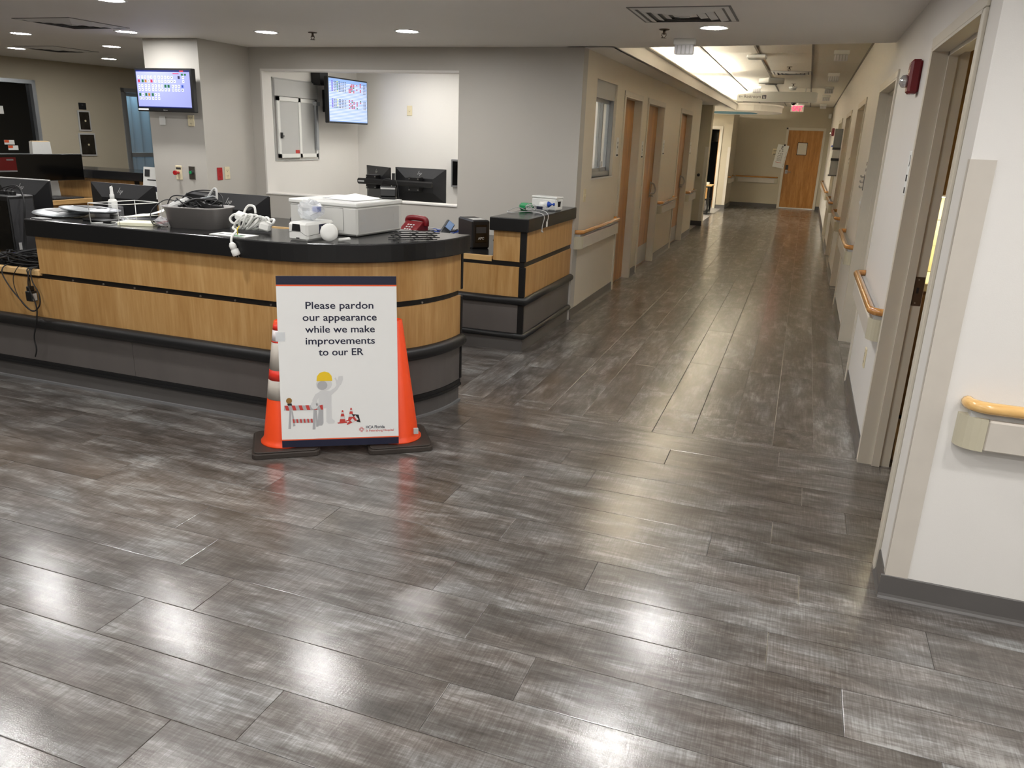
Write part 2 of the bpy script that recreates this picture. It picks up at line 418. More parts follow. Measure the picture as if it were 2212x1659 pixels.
# ------------------------------------------------------------------ ceilings
def canopy(off=0):
    pts = []
    for i in range(13):
        t = i/12; a = R(-90+t*150)
        pts.append((-1.45+(.75+off)*math.cos(a), 20.75+(1.28+off)*math.sin(a)))
    return pts
YFa, YFb = 6.84, 7.18
cm = MB().prism([(-12, -4), (5, -4), (5, 6.9), (XR, YFa), (-1.68, YFb), (-1.68, 19.49)]+canopy(-.02)+[(XL, 22.35), (XL, 22.5), (-12, 22.5)], ZC, ZC+.04)
cm.prism([(XR+.1, YFa-.016), (-1.66, YFb), (-1.66, YFb-.08), (XR+.1, YFa-.1)], ZC+.03, ZA+.06)
cm.box(-2.09, -1.66, 7.06, 7.11, ZC, ZA+.06)
ceil = struct(cm.build('ceiling', M_CEIL))
t = MB().box(-1.70, -1.66, YFb-.04, 19.47, ZC+.0, 2.55); struct(t.build('trim_1', M_CEIL))          # cove fascia
t = MB(); t.prism([(-1.70, 2.547), (-1.645, 2.547), (-1.632, 2.556), (-1.632, 2.568), (-1.645, 2.577), (-1.70, 2.577)], 0, 12.25)
t.xf(Matrix(((1, 0, 0, 0), (0, 0, -1, 19.43), (0, 1, 0, 0), (0, 0, 0, 1)))); struct(t.build('trim_2', M_CEIL))   # cove lip
def ribbon(path_in, path_out, z0, z1):
    mb = MB(); return mb.wall_strip(lambda o: path_in if o == 0 else path_out, 0, 1, z0, z1)
cp = [(-1.66, 19.47)]+canopy(); ci = [(-1.66, 19.51)]+canopy(-.04)
struct(ribbon(ci, cp, ZC, 2.56).build('trim_3', M_CEIL))
cp2 = [(-1.66, 19.44)]+canopy(.025)
struct(ribbon(ci, cp2, 2.545, 2.58).build('trim_4', M_CEIL))
t = MB(); t.prism([(-1.9+.62*math.cos(R(i*20)), 21.0+.8*math.sin(R(i*20))) for i in range(18)]+[], ZC-.006, ZC-.001); struct(t.build('trim_5', M_BLUEWALL))
# corridor suspended ceiling: lay-in tiles in a grid
gx = [XL, -1.345, -.72, -.1, XR]
ct = struct(MB().box(-2.0, XR+.1, 6.7, YE+.2, ZA+.02, ZA+.05).build('ceiling_corridor', M_TBAR))
tb = MB()
for x in gx[1:-1]: tb.box(x-.012, x+.012, 7.0, YE, ZA-.004, ZA+.02)
ys = [6.95+1.2192*i for i in range(15)]
tb.box(XR-.022, XR, 7.0, YE, ZA-.004, ZA+.01); tb.box(XL, XR, YE-.02, YE, ZA-.004, ZA+.01)
tb.build('grid_bars', M_TBAR, ct)
for i in range(14):
    for j in range(4):
        MB().box(gx[j]+.010, gx[j+1]-.010, ys[i]+.0015, min(ys[i+1]-.0015, YE-.01), ZA+.001, ZA+.018).build('tile', M_TILE, ct)

# ------------------------------------------------------------------ walls
def wall_y(name, x0, x1, y0, y1, z1, ops, m=M_WALL, z0=0):
    mb = MB(); y = y0
    for a, b, za, zb in sorted(ops):
        mb.box(x0, x1, y, a, z0, z1)
        if za > 0: mb.box(x0, x1, a, b, z0, za)
        mb.box(x0, x1, a, b, zb, z1); y = b
    mb.box(x0, x1, y, y1, z0, z1); return struct(mb.build(name, m))
def wall_x(name, x0, x1, y0, y1, z1, ops, m=M_WALL, z0=0):
    mb = MB(); x = x0
    for a, b, za, zb in sorted(ops):
        mb.box(x, a, y0, y1, z0, z1)
        if za > 0: mb.box(a, b, y0, y1, z0, za)
        mb.box(a, b, y0, y1, zb, z1); x = b
    mb.box(x, x1, y0, y1, z0, z1); return struct(mb.build(name, m))
wall_x('wall_back', -5.45, XL, YW, YW+.15, ZC, [(-5.323, -3.125, .985, 2.22)])
struct(MB().box(-5.323, -3.125, YW-.012, YW+.16, .985, 1.0, .002).build('trim_6', M_WALLW))
struct(MB().box(-5.323, -3.125, YW-.001, YW+.151, 2.20, 2.22).build('trim_7', M_WALLW))  # whiter head and jamb linings imitate office light on plain reveals
struct(MB().box(-5.323, -5.305, YW-.001, YW+.151, 1.0, 2.20).build('trim_8', M_WALLW))
struct(MB().box(-6.09, -5.45, 6.37, 7.25, 0, ZC).build('wall_column', M_WALL))
LDOORS = [(8.90, 9.82), (10.27, 11.45), (13.06, 14.30)]
RDOORS = [(3.262, 4.455), (6.15, 7.50), (9.30, 10.64), (12.28, 13.78), (15.58, 17.10)]
HD = 2.125
wall_y('wall_corridor_left', XL-.15, XL, YW+.15, 15.5, ZA+.03, [(7.63, 8.50, 1.30, 2.205)]+[(a, b, 0, HD) for a, b in LDOORS], M_WALL_LIT)
wall_y('wall_corridor_right', XR, XRT, YN, YE, ZA+.03, [(a, b, 0, HD) for a, b in RDOORS], M_WALLW)
struct(MB().box(XR+.15, 5, YN, YN+.15, 0, ZC).build('wall_near_right', M_WALLW))
wall_x('wall_far_end', -2.1, XRT, YE, YE+.15, ZA+.03, [(-.58, .345, 0, HD)], M_WALLT)
wall_x('wall_reception_end', -4.6, XL, 22.35, 22.5, ZA+.03, [(-2.99, -2.235, 0, 2.075)], M_WALLT)
struct(MB().box(XL-.15, XL, 22.5, YE, 0, ZA+.03).build('wall_return', M_WALLT))
struct(MB().box(-2.75, -2.6, 15.35, 17.5, 0, ZA+.03).build('wall_alcove', M_WALL))
struct(MB().box(-2.6, XL+.01, 17.2, 17.5, 0, ZA+.03).build('wall_pier', M_WALLT))
struct(MB().box(-4.75, -4.6, 17.3, 22.5, 0, ZA+.03).build('wall_reception_side', M_WALLT))
struct(MB().box(-4.6, -2.6, 17.3, 17.5, 0, ZA+.03).build('wall_reception_near', M_WALLT))
struct(MB().box(-5.48, -5.33, 7.25, 9.15, 0, ZC).build('wall_office_left', M_WALLW))
struct(MB().box(-5.33, -2.09, 9.0, 9.15, 0, ZC).build('wall_office_back', M_WALLW))
ang = math.atan2(1.958, .359)
wl = sthing('wall_left', (-10.04, 8.025, 0), ang)
MB().box(-12.5, -.25, 0, .15, 0, ZC).box(-.25, .36, 0, .15, 0, 1.19).box(-.25, .36, 0, .15, 2.11, ZC).box(.36, 1.70, 0, .15, 0, ZC).box(1.70, 2.75, 0, .15, 2.09, ZC).box(2.75, 7.5, 0, .15, 0, ZC).build('wall_panel', M_WALLT, wl)
struct(MB().box(-12, 5, -4.15, -4, 0, ZC).build('wall_rear', M_WALLW))
struct(MB().box(5, 5.15, -4, 6, 0, ZC).build('wall_far_right', M_WALLW))
struct(MB().box(-9.5, -5.48, 13.6, 13.75, 0, ZC).build('wall_station_far', M_WALLT))
struct(MB().box(-6.2, -6.09, 7.25, 13.6, 0, ZC).build('wall_station_side', M_WALLT))
# exam room behind the open doorway on the right
struct(MB().box(XRT, 3.0, 5.66, 5.8, 0, ZC).build('wall_exam_back', M_WALLT))
struct(MB().box(2.9, 3.05, YN+.15, 5.66, 0, ZC).build('wall_exam_side', M_WALLT))
# dark room behind the far reception door
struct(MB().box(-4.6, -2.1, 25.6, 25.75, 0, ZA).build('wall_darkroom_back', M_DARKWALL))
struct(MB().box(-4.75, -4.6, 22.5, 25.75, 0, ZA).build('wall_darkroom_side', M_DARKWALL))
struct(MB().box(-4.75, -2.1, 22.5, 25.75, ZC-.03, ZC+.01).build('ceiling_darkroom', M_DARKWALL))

# ------------------------------------------------------------------ rubber baseboards (cove profile)
PROF = [(0, 0), (.017, 0), (.016, .004), (.010, .012), (.0065, .022), (.006, .097), (.004, .10), (0, .10)]
def base_seg(mb, p, q, nx, ny):
    v = []
    for (x, y) in (p, q):
        for d, z in PROF: v.append((x+nx*d, y+ny*d, z))
    n = len(PROF); dx, dy = q[0]-p[0], q[1]-p[1]; flip = (dx*ny-dy*nx) > 0
    F = [(i, (i+1) % n, n+(i+1) % n, n+i) for i in range(n)]+[tuple(range(n))[::-1], tuple(range(n, 2*n))]
    mb.add(v, [f[::-1] for f in F] if flip else F)
def segs(a, b, gaps):
    y = a; out = []
    for g0, g1 in sorted(gaps): out.append((y, g0-.055)); y = g1+.055
    out.append((y, b)); return out
mb = MB()
for a, b in segs(YW+.003, 15.5, LDOORS): base_seg(mb, (XL, a), (XL, b), 1, 0)
struct(mb.build('baseboard_left', M_BASE))
mb = MB()
for a, b in segs(3.0, YE, RDOORS):
    if b-a > .03: base_seg(mb, (XR, max(a, YN-.016)), (XR, b), -1, 0)
struct(mb.build('baseboard_right', M_BASE))
mb = MB(); base_seg(mb, (XR-.016, YN), (5, YN), 0, -1); struct(mb.build('baseboard_near', M_BASE))
mb = MB(); base_seg(mb, (XL, YE), (-.635, YE), 0, -1); base_seg(mb, (.40, YE), (XR, YE), 0, -1); base_seg(mb, (XL, 22.36), (XL, YE), 1, 0)
base_seg(mb, (-2.18, 22.35), (XL+.012, 22.35), 0, -1); struct(mb.build('baseboard_end', M_BASE))
mb = MB(); base_seg(mb, (-2.6, 17.2), (XL+.02, 17.2), 0, -1); struct(mb.build('baseboard_pier', M_RUBBER))

# ------------------------------------------------------------------ doors
def frame(par, W, H, depth=.15, cas=.05, head=.052, face=.012, stop=.09):
    mb = MB()
    mb.box(-cas, -.004, -face, 0, 0, H, .002); mb.box(W+.004, W+cas, -face, 0, 0, H, .002); mb.box(-cas, W+cas, -face, 0, H+.002, H+head, .002)
    mb.box(-.004, .012, -face, depth, 0, H); mb.box(W-.012, W+.004, -face, depth, 0, H); mb.box(0, W, -face, depth, H-.012, H+.002)
    mb.box(.012, .030, stop-.04, stop, 0, H-.012); mb.box(W-.030, W-.012, stop-.04, stop, 0, H-.012); mb.box(.012, W-.012, stop-.04, stop, H-.032, H-.012)
    return mb.build('frame', M_FRAME, par)
def pull(par, x, z, y):
    h = thing0('handle', par)
    MB().box(-.03, .03, -.008, 0, -.11, .11, .004).build('escutcheon', M_STEEL, h)
    MB().tube([(0, -.008, .09), (.0, -.055, .07), (.035, -.075, .0), (.0, -.06, -.05), (0, -.01, -.055)], .011, 8, 4).tube([(-.02, -.01, -.085), (-.02, -.055, -.085), (-.1, -.06, -.085)], .012, 8).build('lever', M_STEEL, h)
    h.location = (x, y, z); return h
def thing0(name, par):
    o = bpy.data.objects.new(name, None); COL.objects.link(o); o.parent = par; return o
def kick(par, W, y): MB().box(.05, W-.05, y-.003, y, .02, .27).build('kick_plate', M_STEEL, par)
for i, (a, b) in enumerate(LDOORS):
    W = b-a; d = sthing('door_%d' % (i+1), (XL, a, 0), R(90)); frame(d, W, HD, stop=.135)
    lf = MB()
    if i == 0:
        lf.box(.014, W-.014, .082, .126, .008, 1.02).box(.014, W-.014, .082, .126, 1.66, HD-.014).box(.014, .08, .082, .126, 1.02, 1.66).box(.30, W-.014, .082, .126, 1.02, 1.66)
        l = lf.build('leaf', M_DOOR, d)
        MB().box(.08, .30, .10, .108, 1.02, 1.66).build('vision_pane', M_GREYP, l); MB().box(.07, .31, .079, .083, 1.645, 1.66).box(.07, .31, .079, .083, 1.02, 1.035).box(.07, .082, .079, .083, 1.02, 1.66).box(.298, .31, .079, .083, 1.02, 1.66).build('glazing_bead', M_LGREY, l)
    else: l = lf.box(.014, W-.014, .082, .126, .008, HD-.014).build('leaf', M_DOOR, d)
    if i: pull(d, W-.14, 1.02, .082); kick(d, W, .082)
for i, (a, b) in enumerate(RDOORS):
    W = b-a; d = sthing('door_%d' % (i+4), (XR, b, 0), R(-90)); frame(d, W, HD, stop=.10)
    if i == 0:   # open doorway: leaf swung back inside, strike plate on the far jamb
        s = MB().box(.0121, .0145, .102, .148, .90, 1.05, .0008).build('strike_plate', M_BRONZE, d)
        MB().box(.0140, .0149, .116, .128, .965, .995).build('latch_hole', M_INKK, s); MB().cyl((.0140, .12, .915), (.0150, .12, .915), .004).cyl((.0140, .12, 1.035), (.0150, .12, 1.035), .004).build('screw', M_STEEL, s)
        MB().box(W+.01, W+.054, .16, 1.05, .01, HD-.015).build('leaf', M_DOOR, d)
    else:
        l = MB().box(.014, W-.014, .10, .144, .008, HD-.014).build('leaf', [M_FRAME, M_MAPLE, M_MAPLE, M_FRAME][i-1], d); pull(d, W-.14, 1.02, .10)  # maple on the two middle leaves stands in for warm light
        if i == 1: MB().box(.1, .5, .097, .1, 1.2, 1.8).build('vision_pane', M_GREYP, l)
HD9 = HD; d = sthing('door_9', (-.58, YE, 0), 0); frame(d, .925, HD, face=.018, stop=.06, head=.06)
l = MB().box(.014, .911, .012, .056, .02, HD-.014).build('leaf', M_DOOR, d)
MB().box(.014, .911, .004, .012, .004, .03).build('sweep', M_WHITE, l)
f = MB(); f.box(.29, .55, .006, .012, 1.46, 1.475).box(.29, .55, .006, .012, 1.78, 1.795).box(.29, .303, .006, .012, 1.46, 1.795).box(.537, .55, .006, .012, 1.46, 1.795); f.build('notice_frame', M_INKK, l)
MB().box(.30, .54, .009, .012, 1.47, 1.785).build('notice_sheet', M_FRAME, l)
h = thing0('handle', d); h.location = (.085, .012, 1.0)
MB().box(-.035, .035, -.012, 0, -.05, .05, .003).build('rose', M_STEEL, h); MB().tube([(0, -.01, 0), (0, -.05, 0), (.12, -.055, 0)], .011, 8).build('lever', M_STEEL, h)
MB().box(-.035, .035, -.02, 0, .06, .18, .004).build('keypad', M_BLACK, h)
MB().box(-.055, -.01, -.022, -.012, HD+.01, HD+.05).build('contact_block', M_DGREY, d)
d = sthing('door_10', (-2.99, 22.35, 0), 0); frame(d, .755, 2.075, face=.02, head=.05)
MB().box(.70, .742, .16, .9, .01, 2.06).build('leaf', M_DOOR, d)

# ------------------------------------------------------------------ windows
wn = sthing('window_1', (XL, 7.63, 1.30), R(90)); W = .87; Hh = .905     # pass-through in the left corridor wall
fr = MB(); fr.box(0, W, .03, .1, 0, .05).box(0, .03, .03, .1, 0, Hh).box(W-.03, W, .03, .1, 0, Hh); fr.build('window_frame', M_ALU, wn)
MB().box(.01, W-.01, .02, .12, .745, Hh).build('shutter_box', M_LGREY, wn)
for k, (a, b, yy) in enumerate(((.03, .46, .045), (.42, .84, .075))):
    s = MB().box(a, a+.035, yy-.012, yy+.012, .05, .745).box(b-.035, b, yy-.012, yy+.012, .05, .745).box(a, b, yy-.012, yy+.012, .05, .085).box(a, b, yy-.012, yy+.012, .71, .745).build('sash', M_ALU, wn)
    MB().box(a+.03, b-.03, yy-.003, yy+.003, .08, .715).build('pane', M_GLASSC, s)
    MB().box(b-.03 if k == 0 else a+.005, b-.005 if k == 0 else a+.03, yy-.03, yy-.012, .1, .15).build('latch', M_LGREY, s)
struct(MB().box(XL-.15, XL+.006, 7.615, 8.515, 1.285, 1.30).build('trim_9', M_WALLW))
wn = sthing('window_2', (-5.33, 7.30, 1.33), R(90)); W = .80; Hh = .815    # service window in the back office
MB().box(-.012, W+.012, -.012, 0, -.012, .0).box(-.012, 0, -.012, 0, 0, Hh+.012).box(W, W+.012, -.012, 0, 0, Hh+.012).box(-.012, W+.012, -.012, 0, Hh, Hh+.012).build('window_frame', M_LGREY, wn)
MB().box(0, W, -.03, -.0, Hh-.17, Hh, .004).build('shutter_box', M_LGREY, wn)
for k, (a, b, yy) in enumerate(((.02, .44, -.03), (.40, .78, -.012))):
    s = MB().box(a, a+.04, yy-.01, yy+.01, .02, .64).box(b-.04, b, yy-.01, yy+.01, .02, .64).box(a, b, yy-.01, yy+.01, .02, .06).box(a, b, yy-.01, yy+.01, .60, .64).build('sash', M_WHITE, wn)
    MB().box(a+.035, b-.035, yy-.002, yy+.002, .055, .605).build('pane', M_LGREY, s)
    if k == 0:
        MB().box(a+.03, a+.05, yy-.03, yy-.01, .22, .28).box(a+.05, a+.08, yy-.024, yy-.018, .24, .25).build('latch', M_BLACK, s)
        MB().box(b-.12, b-.045, yy-.0032, yy-.0022, .065, .10).build('sticker', M_REDINK, s)
MB().box(.72, .76, -.05, -.025, .1, .62).box(.70, .77, -.07, -.02, .58, .62).build('track', M_ALU, wn)
# windows of the left wall
wn = bpy.data.objects.new('window_3', None); COL.objects.link(wn); struct(wn); wn.location = (-10.04, 8.025, 0); wn.rotation_euler = (0, 0, ang)
MB().box(-.25, .40, -.015, .12, 1.15, 1.20).box(-.25, .40, -.015, .12, 2.10, 2.15).box(.35, .40, -.015, .12, 1.15, 2.15).build('window_frame', M_ALU, wn)
MB().box(-.25, .35, .06, .07, 1.20, 2.10).build('pane', M_GLASSD, wn)
for q, (a, z) in enumerate(((-.02, 1.31), (.02, 1.24))):
    c = MB().box(a-.06, a+.07, .055, .06, z, z+.06).build('notice', M_PAPER, wn); MB().box(a-.06, a-.0, .0535, .055, z+.025, z+.058).build('print', M_ORLINE, c)
MB().box(-.09, -.03, .055, .06, 1.70, 1.80).build('notice', M_PAPER, wn)
wn = bpy.data.objects.new('door_11', None); COL.objects.link(wn); struct(wn); wn.location = (-10.04, 8.025, 0); wn.rotation_euler = (0, 0, ang)
MB().box(1.66, 1.71, -.015, .12, 0, 2.14).box(2.74, 2.79, -.015, .12, 0, 2.14).box(1.66, 2.79, -.015, .12, 2.08, 2.14).box(1.71, 2.74, .02, .07, 1.15, 1.21).box(1.71, 1.76, .02, .07, 0, 2.08).build('frame', M_ALU, wn)
MB().box(1.76, 2.74, .04, .046, 0, 2.08).build('pane', M_GLASSC, wn)
cu = tag(MB().build('curtain', M_BLUEC), 'pale blue pleated privacy curtain behind the glass door', 'curtain')
mb = MB(); n = 60; vv = []
for i in range(n+1):
    x = 1.5+1.5*i/n; y = .75+.035*math.sin(i*.95)+.015*math.sin(i*.37)
    vv += [(x, y, .35), (x, y, 2.05), (x, y+.003, .35), (x, y+.003, 2.05)]
fs = []
for i in range(n): p = 4*i; fs += [(p, p+4, p+5, p+1), (p+2, p+3, p+7, p+6)]
mb.add(vv, fs, True); me = mb.build('x', M_BLUEC); cu.data = me.data; bpy.data.objects.remove(me); cu.location = (-10.04, 8.025, 0); cu.rotation_euler = (0, 0, ang)
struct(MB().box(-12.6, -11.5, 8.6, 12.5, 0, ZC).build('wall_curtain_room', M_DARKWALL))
# corner guard on the near right corner and on the far left piers
g = MB().box(XR-.003, XR, YN-.003, YN+.032, .10, 1.64).box(XR-.003, XR+.076, YN-.004, YN, .10, 1.64).build('trim_10', M_VINYL); struct(g)
struct(MB().box(-2.0, XL+.013, 17.197, 17.2, .1, 1.607).box(XL+.01, XL+.013, 17.197, 17.27, .1, 1.607).build('trim_11', M_VINYL))
struct(MB().box(XL, XL+.003, 15.43, 15.503, .1, 1.607).box(XL-.07, XL+.003, 15.5, 15.503, .1, 1.607).build('trim_12', M_VINYL))
struct(MB().box(-2.01, XL+.003, 22.347, 22.35, .1, 1.607).build('trim_13', M_VINYL))
# ------------------------------------------------------------------ main reception counter
CX, CY, CR = -2.75, 4.41, .82
def CP(off, xa, xb=None, n=18):
    if xb is not None: return [(xa, 3.59-off), (xb, 3.59-off)]
    p = [(xa, 3.59-off)]
    for i in range(n+1):
        t = R(-90+90*i/n); p.append((CX+(CR+off)*math.cos(t), CY+(CR+off)*math.sin(t)))
    return p+[(CX+CR+off, 4.455)]
def rib(a, b, z0, z1, xa, xb=None): return MB().wall_strip(lambda o: CP(o, xa, xb), a, b, z0, z1)
rc = thing('reception_counter', 'curved maple reception counter with black bumper rails and grey lower panels', 'counter', (-3.4, 4.0, 0))
rib(-.035, 0, 0, .108, -9).build('toe_kick', M_BASE, rc, True)
rib(0, .014, 0, .014, -9).build('toe_strip', M_GREYP, rc, True)
rib(-.02, .018, .108, .125, -9).add(*(lambda m_: (m_.v, m_.f))(rib(-.02, .011, .125, .148, -9))).build('lower_molding', M_RUBBER, rc, True)
rib(-.03, .004, .150, .375, -9, -3.741).build('lower_panel', M_GREY, rc, True)
rib(-.03, .004, .150, .375, -3.738).build('lower_panel', M_GREY, rc, True)
pts = [(x, y, .411) for x, y in CP(.012, -9)]; MB().tube(pts, .039, 12).build('bumper_rail', M_RUBBER, rc, True)
rib(-.03, .004, .446, .697, -9).build('middle_panel', M_MAPLE, rc, True)
ts = rib(-.04, -.012, .697, .732, -9).build('trim_strip', M_BLACK, rc, True)
for i in range(9):
    x = -4.17+.243*i; MB().cyl((x, 3.603, .708), (x, 3.597, .708), .006, n=8).build('screw', M_STEEL, rc, True)
for a in (28, 48, 66):
    c_, s_ = math.cos(R(-90+a)), math.sin(R(-90+a)); r_ = CR-.012
    MB().cyl((CX+(r_-.002)*c_, CY+(r_-.002)*s_, .708), (CX+(r_+.006)*c_, CY+(r_+.006)*s_, .708), .006, n=8).build('screw', M_STEEL, rc, True)
rib(-.03, .004, .732, .966, -4.42).build('upper_panel', M_MAPLE, rc, True)
mb = rib(-.14, -.032, .0, .70, -9); mb.add(*(lambda m_: (m_.v, m_.f))(rib(-.14, -.032, .70, .965, -4.42))); mb.build('carcass', M_MAPLE, rc, True)
mb = MB()
for z0, z1 in ((.150, .372), (.45, .69), (.735, .965)): mb.box(CX+CR-.05, CX+CR+.012, 4.452, 4.474, z0, z1, .002)
mb.build('end_trim', M_BLACK, rc, True)
# black transaction top
poly = CP(.045, -4.447)+[(CX+CR+.045, 4.50), (-2.42, 4.50), (-2.93, 4.06), (-4.447, 4.06)]
mb = MB().prism(poly, .966, 1.07); mb.mi = [0, 0]+[1]*(len(mb.f)-2)
tag(mb.build('countertop', [M_BLACKTOP, M_BLKEDGE], bevel=.006), 'thick black speckled countertop on the curved reception counter', 'countertop')
# low desks of the station
ld = thing('staff_desk', 'low black staff desk with a maple front edge, carrying the tangled cables', 'desk', (-6, 3.95, 0))
MB().box(-9, -4.425, 3.612, 4.35, .72, .748).build('worktop', M_BLACKTOP, ld, True); MB().box(-9, -4.423, 3.575, 3.612, .714, .752, .004).build('front_edge', M_MAPLEX, ld, True)
d2 = thing('staff_desk', 'low staff desk tucked behind the curved reception counter', 'desk', (-3.4, 4.4, 0))
MB().prism([(-4.4, 4.09), (-2.95, 4.09), (-2.45, 4.52), (-2.45, 4.75), (-4.4, 4.75)], .72, .75).build('worktop', M_BLACKTOP, d2, True)
MB().box(-4.38, -4.34, 4.12, 4.7, 0, .72).build('end_panel', M_MAPLE, d2, True); MB().box(-2.52, -2.48, 4.56, 4.7, 0, .72).build('end_panel', M_MAPLE, d2, True)
bd = thing('staff_desk', 'long back desk with maple edge below the office opening', 'desk', (-3.8, 6.75, 0))
MB().prism([(-5.44, 6.42), (-3.1, 6.42), (-2.95, 5.82), (-2.24, 5.82), (-2.24, 7.1), (-5.44, 7.1)], .715, .745).build('worktop', M_BLACKTOP, bd, True)
MB().prism([(-5.44, 6.385), (-3.125, 6.385), (-2.975, 5.785), (-2.24, 5.785), (-2.24, 5.82), (-2.95, 5.82), (-3.1, 6.42), (-5.44, 6.42)], .709, .749).build('front_edge', M_MAPLEX, bd, True)
MB().box(-5.4, -5.36, 6.45, 7.08, 0, .715).build('end_panel', M_MAPLE, bd, True); MB().box(-4.0, -3.96, 6.45, 7.08, 0, .715).build('end_panel', M_MAPLE, bd, True)

# ------------------------------------------------------------------ side counter by the corridor corner
sc = thing('side_counter', 'square-cornered maple side counter against the corridor corner wall', 'counter', (-2.1, 6.4, 0))
X0, X1, YA, YB = -2.225, -1.957, 5.78, 7.10
def lpath(o, xa): return [(xa, YA-o), (X1+o, YA-o), (X1+o, YB)]
def lrib(a, b, z0, z1, xa): return MB().wall_strip(lambda o: lpath(o, xa), a, b, z0, z1)
lrib(-.03, 0, 0, .10, -3.0).build('toe_kick', M_BASE, sc, True)
MB().tube([(x, y, .125) for x, y in lpath(.006, -3.0)], .024, 10).build('lower_bumper', M_RUBBER, sc, True)
MB().tube([(x, y, .412) for x, y in lpath(.008, -3.0)], .033, 10).build('bumper_rail', M_RUBBER, sc, True)
for nm, z0, z1, m_ in (('lower_panel', .148, .385, M_GREY), ('middle_panel', .442, .682, M_MAPLE)):
    MB().box(-3.0, -2.005, YA, YA+.02, z0, z1).build(nm, m_, sc, True); MB().box(X1-.02, X1, YA+.02, YB, z0, z1).build(nm, m_, sc, True)
MB().box(X0, -2.0, YA, YA+.02, .722, .958).build('upper_panel', M_MAPLE, sc, True); MB().box(X1-.02, X1, YA+.02, YB, .722, .958).build('upper_panel', M_MAPLE, sc, True)
MB().box(X0, X0+.02, YA+.02, YB, .722, .958).build('inner_panel', M_MAPLE, sc, True)
lrib(-.03, -.008, .682, .722, -3.0).build('trim_strip', M_BLACK, sc, True)
for z0, z1 in ((.148, .38), (.445, .68), (.724, .958)): MB().box(-2.003, X1+.004, YA-.004, YA+.02, z0, z1, .002).build('corner_trim', M_BLACK, sc, True)
MB().box(-2.9, X1-.03, YA+.03, YB, .05, .705).build('carcass', M_BLACK, sc, True)
mb = MB().box(-2.247, -1.925, 5.735, YW-.002, .958, 1.06); mb.mi = [0, 0, 1, 1, 1, 1]
tag(mb.build('countertop', [M_BLACKTOP, M_BLKEDGE], bevel=.006), 'short black countertop on the square side counter', 'countertop')

# ------------------------------------------------------------------ traffic cones and the notice board
def cone(name, loc, rz, label, sleeve):
    t = thing(name, label, 'traffic cone', loc, rz)
    b = MB(); b.prism(rrect(-.175, .175, -.175, .175, .03), .0, .028); b.prism(rrect(-.165, .165, -.165, .165, .03), .028, .036); b.build('base', M_CBASE, t, bevel=.004)
    MB().lathe([(.132, .036), (.132, .042), (.122, .052), (.114, .07), (.031, .70), (.024, .705), (.022, .70)], 36).build('body', M_ORANGE, t)
    if sleeve:
        rr = lambda z: .114+(z-.07)/(.63)*(-.083)+.0015
        for nm, z0, z1, m_ in (('white_band', .598, .655, M_SLEEVEW), ('red_line', .59, .598, M_SLEEVER), ('reflective_band', .445, .59, M_REFL), ('red_band', .39, .445, M_SLEEVER), ('reflective_band', .288, .39, M_REFL), ('red_band', .655, .685, M_SLEEVER)):
            MB().lathe([(rr(z0)-.001, z0), (rr(z0), z0), (rr(z1), z1), (rr(z1)-.001, z1)], 36).build(nm, m_, t)
    return t
CA = R(35.4)
c1 = cone('traffic_cone', (-2.46, 3.33, 0), CA, 'orange traffic cone with silver reflective sleeve bands holding up the notice board', True)
mb = MB(); random.seed(3)                              # scuffed white lettering on the sleeve cone
for i in range(5): put_text(mb, 'ESJ'[i % 3], .022, -.01+.008*(i % 2), .165+.018*i, 0, bold=.001)
o = mb.build('scrawl', M_SLEEVEW, c1); o.location = (.02, -.1055, 0); o.rotation_euler = (R(-9), 0, R(4))
c2 = cone('traffic_cone', (-1.945, 3.64, 0), CA, 'plain orange traffic cone under the right edge of the notice board', False)
MB().box(.075, .10, -.118, -.1, .085, .115).build('sticker', M_LGREY, c2)

BW, BH = .61, .90
nb = thing('notice_board', 'white foam notice board reading Please pardon our appearance, taped to two cones', 'sign', (-2.397, 3.208, .045), rot=(R(-8.4), 0, R(30.7)))
MB().box(0, BW, 0, .010, 0, BH).build('panel', M_POSTER, nb)
def bp(x, y, d=.0006):
    L_ = 270+63*(y-135)/1373; R_ = 1230+22*(y-143)/1327
    return ((x-L_)/(R_-L_)*BW, -d, (1-(y-139)/1349)*BH)
for z0, z1, nm, m_ in ((BH-.044, BH, 'print_band', M_NAVY), (0, .037, 'print_band', M_NAVY), (BH-.052, BH-.044, 'print_line', M_ORLINE), (.037, .043, 'print_line', M_ORLINE)):
    MB().quad((0, -.0006, z0), (BW, -.0006, z0), (BW, -.0006, z1), (0, -.0006, z1)).build(nm, m_, nb)
for s_, xa, xb, yb in (('Please pardon', 505, 1045, 391), ('our appearance', 483, 1072, 484), ('while we make', 503, 1057, 577), ('improvements', 508, 1058, 668), ('to our ER', 610, 967, 757)):
    mb = MB(); a, b = bp(xa, yb), bp(xb, yb)
    v, f = text_polys(s_, .052, 'LEFT', .0007); mn = min(p[0] for p in v); mx = max(p[0] for p in v); k = (b[0]-a[0])/(mx-mn)
    mb.add([(a[0]+(p[0]-mn)*k, -.0008, (a[2]+b[2])/2+p[1]) for p in v], f)
    mb.build('print_text', M_INK, nb)
def disc(mb, x, y, rx, ry, d, n=20, a0=0, a1=360):
    mb.poly([bp(x+rx*math.cos(R(a0+(a1-a0)*i/n)), y-ry*math.sin(R(a0+(a1-a0)*i/n)), d) for i in range(n)][::1])
def blob(mb, pts, d): mb.poly([bp(x, y, d) for x, y in pts])
fg = MB()                                              # printed picture: figure with hard hat, barricade, little cones
